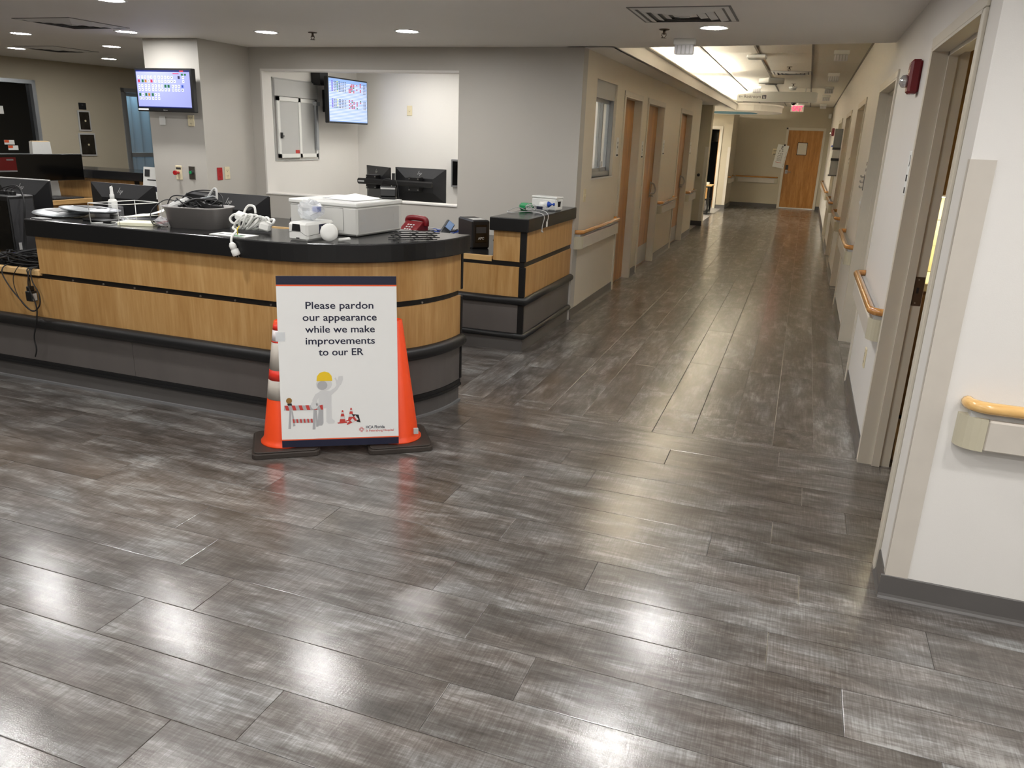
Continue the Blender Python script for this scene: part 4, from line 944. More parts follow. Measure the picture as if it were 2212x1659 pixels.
for k in range(4):
    mb = MB(); z = .005+.012*k; sh = .015*(k % 2)
    for y in (-.055, .055): mb.tube([(-.13+sh, y, z), (.13+sh, y, z)], .0030, 5)
    for x in (-.10, 0, .10): mb.tube([(x+sh, -.065, z+.004), (x+sh, .065, z+.004)], .0030, 5)
    mb.build('grid', M_BLACK, ws)
# ------------------------------------------------------------------ tower, cables and adapter at the left end
pc = thing('computer_tower', 'black computer tower standing on the low desk beside the counter end', 'computer', (-4.99, 3.86, .7485), R(-4))
MB().box(-.20, .17, -.09, .09, 0, .42, .005).build('case', M_BLACK, pc); MB().box(.1702, .1722, -.08, .08, .02, .40).build('side_panel', M_DGREY, pc)
MB().box(.1722, .1732, -.06, -.04, .06, .12).box(.1722, .1732, .03, .05, .22, .25).build('sticker', M_LGREY, pc)
MB().box(-.19, .16, -.0915, -.0895, .03, .39).build('front_panel', M_BLACKG, pc)
random.seed(9)
for k in range(3): MB().tube([(.10-.05*k, 0, .42), (.09-.05*k, .0, .455), (.12, .02, .46+.01*k), (.20, .0, .40), (.205, -.02, .28-.02*k), (.19+.01*k, -.04, .10), (.22, -.07, .02)], .004, 6, 6).build('lead', M_RUBBER, pc)
for k in range(3): MB().obox((.10-.05*k, 0, .43), (.03, .03, .03), (0, 0, .3*k), .004).build('connector', M_BLACK, pc)
cb2 = thing('cable_heap', 'tangled heap of black cables spilling over the low desk edge', 'cables', (-4.68, 3.70, .753))
for s_ in range(11): cable('cable', cb2, 60+s_, 0, .01, .006, .22, .085, .075, random.choice((.003, .0045, .006)), M_RUBBER, 10, 5)
MB().obox((-.08, -.01, .055), (.035, .024, .02), (R(20), 0, R(30)), .003).build('blue_connector', mat('vga_blue', (60, 70, 150), .4), cb2)
MB().tube([(-.2, -.04, .02), (-.10, -.05, .045), (-.02, 0, .075), (.1, .05, .10)], .007, 8, 6).build('grey_lead', M_DGREY, cb2)
MB().obox((-.16, -.03, .05), (.07, .05, .03), (0, R(-15), R(10)), .01).build('mouse', M_DGREY, cb2)
hy = 3.545-3.70; DX = .10
def hang(pts, r_, nm):
    MB().tube([(x+4.68, y-3.70, z-.753) for x, y, z in pts], r_, 6, 6).build(nm, M_RUBBER, cb2)
hang([(-4.72, 3.64, .762), (-4.69, 3.56, .757), (-4.685, 3.535, .716), (-4.634, 3.53, .639), (-4.569, 3.53, .571), (-4.495, 3.53, .507), (-4.446, 3.53, .498), (-4.394, 3.53, .545), (-4.388, 3.53, .613), (-4.428, 3.53, .688), (-4.45, 3.55, .755), (-4.48, 3.62, .762)], .0042, 'hanging_loop')
hang([(-4.50, 3.64, .762), (-4.47, 3.56, .758), (-4.46, 3.535, .72), (-4.467, 3.53, .649), (-4.433, 3.53, .564), (-4.426, 3.53, .50), (-4.451, 3.53, .413), (-4.498, 3.54, .317), (-4.493, 3.54, .241), (-4.528, 3.55, .183)], .0042, 'hanging_lead')
hang([(-4.60, 3.62, .762), (-4.57, 3.555, .758), (-4.594, 3.535, .695), (-4.586, 3.53, .623), (-4.553, 3.53, .552), (-4.496, 3.53, .504), (-4.44, 3.53, .50)], .0028, 'thin_lead')
ad_ = thing('power_adapter', 'black power adapter hanging from its cable in front of the maple panel', 'adapter', (-4.478, 3.553, .555))
MB().box(-.030, .022, -.022, .022, 0, .065, .004).build('body', M_BLACK, ad_); MB().box(-.022, .01, -.018, .018, .065, .095, .004).build('neck', M_BLACK, ad_); MB().box(.0221, .0228, -.015, .015, .005, .05).build('label', M_LGREY, ad_)
MB().tube([(-.005, 0, .09), (.0, 0, .13), (.003, -.008, .17), (.0, -.005, .203), (-.005, .05, .209)], .0042, 6, 5).build('lead', M_RUBBER, ad_)

# ------------------------------------------------------------------ phones and UPS on the back desk
def desk_phone(loc, rz, label, body, screen=True, cat='telephone'):
    t = thing('desk_phone', label, cat, loc, rz)
    w_, d_, h_ = .19, .19, .10
    MB().add([(-w_/2, -d_/2, 0), (w_/2, -d_/2, 0), (w_/2, d_/2, 0), (-w_/2, d_/2, 0), (-w_/2, -d_/2, .02), (w_/2, -d_/2, .02), (w_/2, d_/2, h_), (-w_/2, d_/2, h_)], [(3, 2, 1, 0), (4, 5, 6, 7), (0, 1, 5, 4), (1, 2, 6, 5), (2, 3, 7, 6), (3, 0, 4, 7)]).build('body', body, t, bevel=.006)
    sl = math.atan2(h_-.02, d_)
    kp = MB()
    for i in range(3):
        for j in range(4):
            y = -.07+j*.022; z = .02+(y+d_/2)*math.tan(sl)+.003; kp.obox((.02+i*.024, y, z), (.016, .013, .006), (sl, 0, 0), .001)
    kp.build('keypad', M_LGREY if body is M_RED else M_DGREY, t)
    if screen:
        t_ = MB(); t_.obox((.02, .062, .108), (.12, .012, .075), (R(-35), 0, 0), .004); t_.build('display', M_BLACK, t); MB().obox((.02, .054, .112), (.10, .004, .055), (R(-35), 0, 0)).build('screen', M_DGREY, t)
    MB().tube([(-.068, -.09, .055), (-.068, -.075, .075), (-.068, .0, .10), (-.068, .075, .135), (-.068, .09, .12)], .02, 10, 5).build('handset', body, t); return t
desk_phone((-4.55, 6.62, .7455), R(-4), 'dark grey desk phone with a display behind the white reader unit', M_DGREY)
ph = thing('desk_phone', 'red desk phone partly hidden behind the printer', 'telephone', (-3.36, 6.62, .7455), R(-12))
MB().add([(-.1, -.11, 0), (.1, -.11, 0), (.1, .11, 0), (-.1, .11, 0), (-.1, -.11, .035), (.1, -.11, .035), (.1, .03, .13), (-.1, .03, .13), (.1, .11, .12), (-.1, .11, .12)], [(3, 2, 1, 0), (0, 1, 5, 4), (4, 5, 6, 7), (7, 6, 8, 9), (9, 8, 2, 3), (1, 2, 8, 6, 5), (0, 4, 7, 9, 3)]).build('body', M_DRED, ph, bevel=.01)
MB().tube([(-.105, .065, .10), (-.105, .065, .14), (-.05, .065, .155), (.05, .065, .155), (.105, .065, .14), (.108, .065, .09)], .027, 10, 5).build('handset', M_DRED, ph)
kp = MB()
for i in range(3):
    for j in range(3): kp.obox((-.03+.03*i, -.075+.026*j, .064+.0176*j), (.018, .014, .006), (R(34), 0, 0), .001)
kp.build('keypad', M_LGREY, ph)
p3 = thing('cordless_phone', 'slim grey phone propped up beside the black battery unit', 'telephone', (-2.98, 6.52, .748), R(35))
MB().obox((.01, 0, .085), (.085, .03, .18), (R(-25), R(38), 0), .008).build('handset', M_DGREY, p3); MB().obox((.035, -.03, .125), (.06, .004, .075), (R(-25), R(38), 0)).build('screen', mat('phone_screen', (130, 160, 205), .2), p3); MB().obox((-.025, -.012, .05), (.05, .004, .03), (R(-25), R(38), 0)).build('buttons', M_LGREY, p3); MB().box(-.06, .04, -.05, .05, 0, .03, .008).build('cradle', M_BLACK, p3)
MB().tube([(-.1, .05, .01), (-.2, .08, .06), (-.32, .05, .05), (-.40, .02, .01)], .004, 6, 6).build('lead', M_BLUE, p3)
up = thing('battery_backup', 'black battery backup unit with a square front panel on the back desk', 'power unit', (-2.60, 6.27, .7455), R(44))
MB().box(-.08, .08, -.17, .17, 0, .235, .012).build('case', M_BLACK, up); MB().box(-.05, .05, -.1735, -.1695, .05, .20, .002).build('front_panel', M_BLACKG, up); MB().box(-.045, .045, -.1745, -.1735, .13, .18).build('display', M_DGREY, up); MB().box(-.05, .06, -.12, .0, .235, .2365).build('label', M_LGREY, up)
mb = MB(); put_text(mb, 'APC', .028, 0, .078, -.1745, bold=.001); mb.build('maker_mark', M_LGREY, up)
cb3 = thing('cable_heap', 'loose black and blue cables beside the battery backup unit', 'cables', (-2.36, 6.42, .7475))
for s_ in range(6): cable('cable', cb3, 90+s_, 0, 0, .006, .10, .22, .06, .004, M_BLUE if s_ == 2 else M_RUBBER, 8, 5)
cb4 = thing('cable_heap', 'tangle of cords on the back desk between the red and grey phones', 'cables', (-3.12, 6.85, .7475))
for s_ in range(5): cable('cable', cb4, 120+s_, 0, 0, .006, .2, .1, .05, .004, [M_BLUE, M_LGREY, M_RUBBER][s_ % 3], 8, 5)

# ------------------------------------------------------------------ things on the side counter
ZS = 1.061
wcse = thing('equipment_case', 'white plastic equipment case at the back of the side counter', 'case', (-2.06, 6.62, ZS), R(-14))
MB().box(-.125, .125, -.06, .06, 0, .105, .012).build('body', M_WHITE, wcse); MB().box(-.127, .127, -.062, .062, .10, .118, .006).build('lid', M_WHITE, wcse); MB().add([(.1256, -.03, .035), (.1256, .01, .035), (.1256, .018, .08), (.1256, -.036, .08)], [(0, 1, 2, 3)]).box(.1, .1262, -.045, -.03, .085, .09).build('slot', M_INKK, wcse)
gp = thing('green_pouch', 'green soft pouch lying in front of the white case', 'pouch', (-2.19, 6.44, ZS), R(-12))
MB().box(-.06, .06, -.04, .04, 0, .062, .02).build('body', M_GREEN, gp)
bb = thing('saline_bottle', 'small white bottle with a blue funnel tip lying on a clear bag', 'bottle', (-2.035, 6.46, ZS+.058), rot=(0, R(86), R(-6)))
MB().lathe([(0, -.04), (.026, -.04), (.026, .03), (.02, .034)], 18).build('body', M_WHITE, bb); MB().lathe([(.024, .034), (.026, .038), (.012, .062), (.006, .066), (.006, .076), (.012, .08), (.012, .092), (0, .094)], 16).build('tip', M_BLUE, bb)
b3 = thing('plastic_bag', 'clear printed bag under the blue-tipped bottle on the side counter', 'bag', (-2.06, 6.44, ZS)); crumple(.055, 31, 1.3, .8, .5, 7, 10).build('film', M_CLEAR, b3); MB().box(-.05, .03, -.045, -.044, .02, .045).build('print', M_INK, b3)
tbg = thing('sensor_lead', 'grey sensor lead coiled on the side counter and hanging over its edge', 'cable', (-2.14, 6.33, ZS+.004))
for k in range(5): MB().tube([(.03+.035*math.cos(t_*.9+k)*(1+.1*k), -.01+.03*math.sin(t_*.9+k), .012+.012*k*abs(math.sin(t_))) for t_ in range(9)], .003, 6, 4).build('coil', M_LGREY, tbg)
MB().tube([(-.02, .0, .01), (-.08, -.05, .03), (-.12, -.16, .004), (-.05, -.24, .004), (.03, -.16, .012), (.10, -.14, .01), (.18, -.17, .004), (.222, -.23, -.02), (.222, -.27, -.08), (.224, -.28, -.115)], .0035, 6, 6).build('lead', M_LGREY, tbg)
MB().tube([(.05, .0, .02), (.12, -.03, .02), (.18, -.06, .01), (.222, -.12, -.02), (.222, -.15, -.06)], .0035, 6, 6).build('second_lead', M_LGREY, tbg)
MB().box(.2215, .2235, -.17, -.135, -.10, -.055).build('paper_tag', M_PAPER, tbg); MB().obox((.226, -.285, -.125), (.012, .04, .012), (R(-20), 0, 0), .003).build('tip', M_LGREY, tbg)

# ------------------------------------------------------------------ plates and outlets
def wplate(name, loc, rz, label, cat, m_, w_=.075, h_=.12, kind='outlet'):
    t = thing(name, label, cat, loc, rz); MB().box(-w_/2, w_/2, -.007, 0, -h_/2, h_/2, .0025).build('plate', m_, t)
    if kind == 'outlet':
        q = MB()
        for z in (.026, -.026): q.box(-.010, -.007, -.0076, -.0068, z-.006, z+.007).box(.007, .010, -.0076, -.0068, z-.006, z+.007).cyl((0, -.0076, z-.012), (0, -.0068, z-.012), .003, n=8)
        q.build('socket_holes', M_INKK, t)
    elif kind == 'switch': MB().box(-.008, .008, -.016, -.006, -.012, .012, .002).build('toggle', m_, t)
    elif kind == 'button_red': MB().cyl((0, -.007, .0), (0, -.045, .0), .012).cyl((0, -.045, 0), (0, -.065, 0), .021).build('mushroom_button', M_RED, t); MB().box(-.03, .03, -.0076, -.007, .03, .05).build('print', M_DGREY, t)
    elif kind == 'button_green': MB().cyl((0, -.007, .005), (0, -.022, .005), .02).build('collar', M_DGREY, t); MB().cyl((0, -.022, .005), (0, -.034, .005), .014).build('button', M_GREEN, t)
    return t
wplate('wall_plate', (-5.935, 6.37, 1.68), 0, 'white cable plate under the column display', 'wall plate', M_WHITE, .075, .08, 'blank')
wplate('outlet', (-5.59, 6.37, 1.69), 0, 'ivory power outlet under the right corner of the column display', 'outlet', M_CREAM, .075, .10)
wplate('emergency_button', (-5.79, 6.37, 1.20), 0, 'ivory plate with a red mushroom button on the column', 'button', M_CREAM, .075, .135, 'button_red')
wplate('door_button', (-5.63, 6.37, 1.205), 0, 'steel plate with a green push button on the column', 'button', M_STEEL, .075, .125, 'button_green')
wplate('outlet', (-5.45, 6.545, 1.20), R(90), 'red emergency power outlet on the side of the column', 'outlet', M_RED, .075, .12)
wplate('outlet', (-5.45, 6.655, 1.205), R(90), 'ivory power outlet next to the red one on the column side', 'outlet', M_CREAM, .075, .12)
wplate('light_switch', (-4.604, 9.0, 1.912), 0, 'ivory blank switch plate on the back office wall', 'switch', M_CREAM, .07, .115, 'switch')
wplate('light_switch', (XL, 7.40, 1.15), R(90), 'ivory light switch beside the corridor pass-through window', 'switch', M_CREAM, .075, .12, 'switch')
wplate('outlet', (XR, 5.09, .445), R(-90), 'ivory outlet low on the corridor wall below the handrail by the open doorway', 'outlet', M_CREAM, .075, .12)
# ------------------------------------------------------------------ handrails (local x along the wall, -y out of it)
def handrail(loc, rz, L, label, wm=M_RAIL):
    t = thing('handrail', label, 'handrail', loc, rz)
    z0, z1, dp, c = .672, .785, .068, .085
    arc = [(c-c*math.cos(R(a)), -dp*math.sin(R(a))) for a in range(0, 91, 15)]
    for s_ in (0, 1):
        q = arc+[(c, 0)]; q = [(L-x, y) for x, y in q] if s_ else q
        MB().prism(q, z0-.002, z1+.002).build('end_cap', M_VINYLE, t)
    MB().box(c+.001, L-c-.001, -dp, 0, z0, z1, .006).build('bumper', M_VINYL, t)
    MB().box(.03, L-.03, -.048, 0, z1, .808).build('retainer', M_LGREY, t)
    r_ = .021; e = .07
    p = [(.022, -.002, .828)]+[(.022+e*(1-math.cos(R(a))), -.012-.052*math.sin(R(a)), .828) for a in range(0, 91, 15)]
    p = p+[(L-x, y, z) for x, y, z in p[::-1]]
    MB().tube(p, r_, 12).build('grip', wm, t)
    return t
handrail((.625, YN, 0), 0, 3.2, 'pale wooden handrail on the white wall facing the counter side', M_RAILP)
handrail((XL, 7.13, 0), R(90), 1.66, 'wooden handrail between the corner and the first corridor door, under the pass-through window')
handrail((XL, 11.53, 0), R(90), 1.45, 'wooden handrail between the second and third wooden corridor doors')
handrail((XL, 14.40, 0), R(90), 1.05, 'short wooden handrail between the third wooden door and the alcove')
for a, b, lab in ((4.53, 6.07, 'wooden handrail between the open doorway and the next door frame'), (7.58, 9.22, 'wooden handrail between the second and third door frames past the open doorway'), (10.72, 12.2, 'wooden handrail between the third and fourth door frames past the open doorway'), (13.86, 15.5, 'wooden handrail just before the last patient door frame'), (17.25, 23.0, 'long wooden handrail past the last patient door frame')):
    handrail((XR, b, 0), R(-90), b-a, lab)
handrail((-1.86, YE, 0), 0, 1.17, 'wooden handrail on the end wall beside the brown door')
handrail((XL, 22.55, 0), R(90), 1.3, 'short wooden handrail on the return wall at the corridor end')

# ------------------------------------------------------------------ wall signs and devices
def wsign(loc, rz, label, rows, w_=.10, h_=.20, bar=True):
    t = thing('room_sign', label, 'sign', loc, rz); MB().box(-w_/2, w_/2, -.006, 0, -h_/2, h_/2, .002).build('plate', M_PAPER, t)
    mb = MB()
    for i, s_ in enumerate(rows): put_text(mb, s_, .034, 0, h_*.16-i*.042, -.0068, bold=.0012)
    mb.build('lettering', M_INKK, t)
    if bar: MB().box(-w_/2+.008, w_/2-.008, -.0075, -.006, -h_/2+.008, -h_/2+.026).build('bar', M_INKK, t)
wsign((XL, 8.66, 1.59), R(90), 'white room sign beside the door with the vision pane', ['ED', 'EX'])
wsign((XL, 10.07, 1.56), R(90), 'white room sign on the narrow wall between two wooden doors', ['ED', 'ER', 'P'])
wsign((XL, 11.64, 1.59), R(90), 'white room sign just past the door with the steel kick plate', ['ED', '8'])
wsign((XL, 14.46, 1.58), R(90), 'white room sign just past the third wooden corridor door', ['ED', '9'])
s_ = thing('room_sign', 'tall white room sign with dark squares beside the open doorway', 'sign', (XR, 4.62, 1.555), R(-90)); MB().box(-.05, .05, -.006, 0, -.115, .105, .002).build('plate', M_PAPER, s_)
MB().box(-.025, .025, -.0068, -.006, -.045, -.012).box(-.025, .025, -.0068, -.006, -.105, -.075).build('square', M_INKK, s_); MB().tube([(.02, -.0066, .085), (.03, -.0066, .06), (.025, -.0066, .03)], .002, 5, 4).build('mark', M_INKK, s_)
for y, lab in ((7.56, 'small white sign with dark squares just past the second right-hand door frame'), (10.85, 'small white sign with dark squares just past the third right-hand door frame')):
    s_ = thing('room_sign', lab, 'sign', (XR, y+.12, 1.55), R(-90)); MB().box(-.05, .05, -.006, 0, -.10, .10, .002).build('plate', M_PAPER, s_); MB().box(-.02, .02, -.0075, -.006, -.02, .01).box(-.02, .02, -.0075, -.006, -.07, -.045).build('square', M_INKK, s_)
def strobe(loc, rz, label):
    t = thing('fire_strobe', label, 'fire alarm', loc, rz)
    MB().box(-.06, .06, -.055, 0, -.085, .085, .012).build('housing', M_DRED, t); q = MB()
    for k in range(6): q.box(-.045, .045, -.0565, -.054, .02+k*.009, .024+k*.009)
    q.build('horn_grille', M_DRED, t)
    MB().lathe([(.0, 0), (.028, 0), (.034, .012), (.03, .03), (.012, .042), (0, .043)], 16).xf(Matrix.Translation((0, -.053, -.022)) @ Matrix.Rotation(R(90), 4, 'X')).build('flash_lens', mat('strobe_lens', (210, 210, 212), .08, metal=.7, var=.3, scale=40), t)
    MB().box(-.02, .02, -.03, -.01, -.0862, -.085).build('label', M_LGREY, t)
strobe((XR, 4.90, 2.035), R(-90), 'dark red fire strobe on the wall beside the open doorway')
strobe((XR, 19.9, 2.02), R(-90), 'dark red fire strobe far down the corridor beyond the glove dispenser')
gd = thing('glove_dispenser', 'grey wall cabinet with white glove boxes below it on the corridor wall', 'dispenser', (XR, 14.75, 1.22), R(-90))
MB().box(-.13, .13, -.12, 0, .46, .76, .003).build('cabinet', M_GREYP, gd); MB().box(-.135, .135, -.122, 0, .425, .46).box(-.135, .135, -.122, 0, .25, .29).build('shelf', M_BLACK, gd)
MB().box(-.125, .125, -.115, -.01, .29, .42, .003).build('glove_box', M_WHITE, gd); MB().box(-.125, .125, -.118, -.005, .02, .25, .003).build('glove_box', M_LGREY, gd); MB().box(-.135, .135, -.13, 0, 0, .02).build('tray', M_GREYP, gd); MB().box(-.02, .02, -.08, -.06, .33, .36).build('opening', M_INKK, gd)
bf = thing('flag_sign', 'small blue projecting flag sign behind the glove dispenser', 'sign', (XR, 17.6, 1.66), R(-90)); MB().add([(0, 0, 0), (0, 0, .1), (0, -.09, .05), (.006, 0, 0), (.006, 0, .1), (.006, -.09, .05)], [(0, 1, 2), (5, 4, 3), (0, 3, 4, 1), (1, 4, 5, 2), (2, 5, 3, 0)]).build('panel', M_BLUE, bf)
hk = thing('hook_rail', 'strip of three steel hooks just past the second right-hand door frame', 'hooks', (XR, 7.76, 1.385), R(-90)); MB().box(-.015, .015, -.006, 0, -.07, .07, .002).build('strip', M_GREYP, hk)
for z in (.045, 0, -.045): MB().tube([(0, -.006, z), (0, -.03, z), (0, -.033, z+.015)], .006, 8, 3).build('hook', M_STEEL, hk)
wplate('light_switch', (XR, 7.72, 1.21), R(-90), 'white light switch below the hook strip on the corridor wall', 'switch', M_WHITE, .075, .12, 'switch')
# eye chart clipped to the end door frame
ec = thing('eye_chart', 'eye test chart clipped crookedly to the end door frame', 'chart', (-.73, YE-.03, 1.10), rot=(0, R(8), 0))
MB().box(-.16, .14, -.006, 0, 0, .62).build('card', M_PAPER, ec); mb = MB()
for s_, z, sz, xx in (('E', .50, .13, -.02), ('F  P', .42, .07, -.03), ('T O Z', .36, .05, -.03), ('L P E D', .31, .04, -.03), ('P E C F D', .27, .032, -.03), ('E D F C Z P', .235, .026, -.03), ('F E L O P Z D', .205, .022, -.03), ('D E F P O T E C', .18, .018, -.03)): put_text(mb, s_, sz, xx, z, -.0066, bold=.001)
for k in range(12): put_text(mb, 'PEFTO'[k % 5], .024, .115, .42-.034*k, -.0066, bold=.001)
mb.build('letters', M_INKK, ec); MB().box(-.11, .05, -.0066, -.006, .135, .145).build('red_line', M_REDINK, ec); MB().box(-.0, .04, -.016, -.006, .595, .64, .002).build('clip', M_BLACK, ec)
s_ = thing('room_sign', 'small white room sign half hidden by the eye chart', 'sign', (-.84, YE, 1.53)); MB().box(-.09, .09, -.006, 0, -.08, .08, .003).build('plate', M_CREAM, s_)
mb = MB()
for k in range(3): mb.box(-.07, .06, -.0068, -.006, .02-.032*k, .03-.032*k)
mb.build('lettering', M_DGREY, s_); MB().box(-.07, .05, -.0072, -.006, -.078, -.066).build('bar', M_INKK, s_)
kn = thing('wall_stop', 'round dark door stop on the brown pier beyond the alcove', 'door stop', (-2.075, 17.2, 1.04)); MB().cyl((0, 0, 0), (0, -.02, 0), .02).build('base', M_BRONZE, kn); MB().lathe([(0, 0), (.03, 0), (.034, .015), (.02, .03), (0, .032)], 16).xf(Matrix.Translation((0, -.02, 0)) @ Matrix.Rotation(R(90), 4, 'X')).build('rubber', M_INKK, kn)
ct_ = thing('computer_cart', 'wooden computer cart with black frame at the far reception', 'cart', (-2.31, 20.5, 0))
ct_.scale = (1, 1, .8)
MB().box(-.36, .22, -.3, .3, .84, .875, .004).build('top', M_MAPLEX, ct_); MB().box(-.33, .12, -.285, -.27, .47, .80).build('upper_panel', M_MAPLE, ct_); MB().box(-.33, .12, -.285, -.27, .10, .42).build('lower_panel', M_GREY, ct_)
for x in (-.35, .16):
    for y in (-.28, .26): MB().box(x-.02, x+.02, y-.02, y+.02, .05, .84).build('post', M_BLACK, ct_); MB().cyl((x-.012, y, .025), (x+.012, y, .025), .025).build('caster', M_BLACK, ct_)
MB().box(-.35, .16, -.29, .27, .43, .46).box(-.35, .16, -.29, .27, .06, .09).box(-.35, .16, -.29, .27, .80, .84).build('shelf', M_BLACK, ct_)
tag(MB().box(-2.36, -2.18, 20.35, 20.5, .7005, .76, .006).build('tissue_box', M_WHITE), 'white box on the far computer cart', 'box')
dm = thing('wall_screen', 'black wall screen inside the dark far room', 'monitor', (-2.66, 25.6, 1.72)); MB().box(-.32, .32, -.06, 0, 0, .38, .005).build('housing', M_BLACK, dm); MB().box(-.30, .30, -.0615, -.06, .03, .36).build('screen', M_BLACKG, dm)
# exit sign, restroom sign
ex = thing('exit_sign', 'lit red EXIT sign hanging from the corridor ceiling', 'exit sign', (-.39, 21.7, 2.50))
MB().box(-.155, .155, -.02, .02, 0, .175, .008).build('housing', M_WHITE, ex); MB().cyl((0, 0, .175), (0, 0, .235), .012).box(-.05, .05, -.03, .03, .222, .232).build('stem', M_WHITE, ex)
mb = MB(); put_text(mb, 'EXIT', .165, .005, .028, -.0208, bold=.004, width=.235); mb.poly([(-.14, -.0208, .088), (-.118, -.0208, .066), (-.118, -.0208, .110)]); mb.build('letters', emit('exit_red', (255, 40, 70), 2.6), ex)
rs = thing('restroom_sign', 'long white hanging sign with an arrow and the word Restroom', 'sign', (-1.44, 16.7, 2.475))
plate(MB(), [(0, 0), (1.44, 0), (1.47, .02), (1.47, .17), (1.44, .19), (0, .19)], 0, .02).build('panel', M_PAPER, rs)
MB().box(.12, 1.32, -.004, .024, -.006, .0).build('lower_edge', M_DGREY, rs)
mb = MB(); put_text(mb, 'Restroom', .088, .13, .065, -.0008, 'LEFT', width=.305); mb.tube([(.035, -.001, .092), (.105, -.001, .092)], .003, 4).tube([(.06, -.001, .118), (.035, -.001, .092), (.06, -.001, .066)], .003, 4); mb.build('lettering', M_DGREY, rs)
plate(MB(), rrect(.47, .545, .055, .125, .012), -.001, 0).build('pictogram', M_INK, rs); mb = MB()
for x in (.488, .512): mb.quad((x, -.0016, .062), (x+.014, -.0016, .062), (x+.014, -.0016, .10), (x, -.0016, .10)).quad((x+.003, -.0016, .105), (x+.011, -.0016, .105), (x+.011, -.0016, .115), (x+.003, -.0016, .115))
mb.build('pictogram_figures', M_PAPER, rs); MB().cyl((.2, .01, .19), (.2, .01, .255), .006).cyl((1.25, .01, .19), (1.25, .01, .255), .006).build('hanger', M_LGREY, rs)

# ------------------------------------------------------------------ ceiling fixtures
dl = thing('downlight', 'round recessed downlight in the lowered ceiling', 'downlight', (-.72, 5.96, ZC), group='recessed downlights in the lowered ceiling')
MB().lathe([(.084, .0), (.084, -.004), (.100, -.005), (.104, -.002), (.104, 0)], 28).build('trim_ring', M_WHITE, dl)
MB().lathe([(0, -.003), (.060, -.003), (.084, -.0015)], 28).xf(Matrix.Rotation(0, 4, 'X')).build('lens', M_LENS, dl)
DL = [(-7.16, 5.97, 'beyond the diffuser in front of the column'), (-5.82, 5.91, 'right in front of the column display'), (-4.41, 6.0, 'between the column and the reception sprinkler'), (-3.10, 6.02, 'between the reception sprinkler and the side counter'), (-8.72, 7.19, 'beside the diffuser near the dark window wall'), (-7.14, 7.02, 'behind the column beside the station side wall'), (-8.57, 8.37, 'above the black-topped rear counter'), (-4.45, 4.41, 'straight above the low desk behind the curved counter')]
for x, y, lb_ in DL: dup(dl, loc=(x, y, ZC), label='round recessed downlight '+lb_)
dl['label'] = 'round recessed downlight beside the corridor entrance diffuser'
for i, (x, y) in enumerate(((-5.87, 4.40), (-3.06, 4.42), (-.76, 4.50), (-4.45, 2.85), (-3.06, 2.85), (-.76, 2.6), (-3.06, 1.2), (-.76, 1.0), (-5.87, 1.2), (-.76, -1.0), (-3.06, -1.0), (-7.2, 2.85), (.6, 1.6), (1.5, 1.9), (2.6, 1.9), (3.8, 1.9), (.6, 0), (1.9, 0), (3.2, 0), (.6, -1.6), (1.9, -1.6), (-1.9, 1.6), (-1.9, 0))):  # first few give floor reflections; others added unseen to brighten the near wall
    dup(dl, loc=(x, y, ZC), label='out-of-view round recessed downlight in the lowered ceiling over the open floor')

M_VENTB = mat('vent_throat', (132, 130, 127), .6)
def diffuser(loc, s_, label, m_=M_LGREY):
    t = thing('air_diffuser', label, 'vent', loc)
    MB().box(-s_, s_, -s_, s_, -.004, 0).build('backing', M_VENTB, t)
    for k in range(5):
        a, b = s_*(1-.19*k), s_*(1-.19*k-.135); z0, z1 = -.006, -.020+.001*k
        z0, z1 = -.018+.001*k, -.005
        o_ = [(-a, -a, z1), (a, -a, z1), (a, a, z1), (-a, a, z1)]; i_ = [(-b, -b, z0), (b, -b, z0), (b, b, z0), (-b, b, z0)]
        if k == 0: o_, i_ = [(x, y, -.002) for x, y, z in o_], [(x, y, -.008) for x, y, z in i_]
        MB().add(o_+i_+[(x, y, z+.002) for x, y, z in i_], [(i, 4+i, 4+(i+1) % 4, (i+1) % 4) for i in range(4)]+[(i, (i+1) % 4, 8+(i+1) % 4, 8+i) for i in range(4)]).build('louver', m_, t)
    MB().box(-s_*.10, s_*.10, -s_*.10, s_*.10, -.017, -.004).build('centre', m_, t)
M_VENT = mat('vent_paint', (226, 225, 222), .5)
diffuser((-.835, 5.36, ZC), .305, 'square louvered air diffuser in the ceiling by the corridor downlight', M_VENT)
diffuser((-5.87, 5.39, ZC), .305, 'square louvered air diffuser in the ceiling in front of the column', M_VENT)
diffuser((-8.20, 7.27, ZC), .305, 'square louvered air diffuser in the ceiling near the dark window wall', M_VENT)
diffuser((-.395, 13.33, ZA), .295, 'square louvered air diffuser among the corridor ceiling tiles', M_VENT)
def sprinkler(loc, label):
    t = thing('sprinkler', label, 'sprinkler', loc)
    MB().cyl((0, 0, 0), (0, 0, -.006), .038, .034).build('escutcheon', M_BRONZE, t); MB().cyl((0, 0, -.006), (0, 0, -.035), .009).build('body', M_BRONZE, t); MB().tube([(-.012, 0, -.025), (-.016, 0, -.04), (-.006, 0, -.055)], .003, 6).tube([(.012, 0, -.025), (.016, 0, -.04), (.006, 0, -.055)], .003, 6).cyl((0, 0, -.055), (0, 0, -.058), .020).build('deflector', M_BRONZE, t)
sprinkler((-3.99, 6.05, ZC), 'bronze sprinkler head in the ceiling above the reception')
sprinkler((-1.07, 6.02, ZC), 'bronze sprinkler head in the ceiling beside the corridor entrance')
sprinkler((-.40, 12.35, ZA), 'bronze sprinkler head among the corridor tiles in front of the vent')
sprinkler((-.40, 15.6, ZA), 'bronze sprinkler head among the corridor tiles behind the vent')
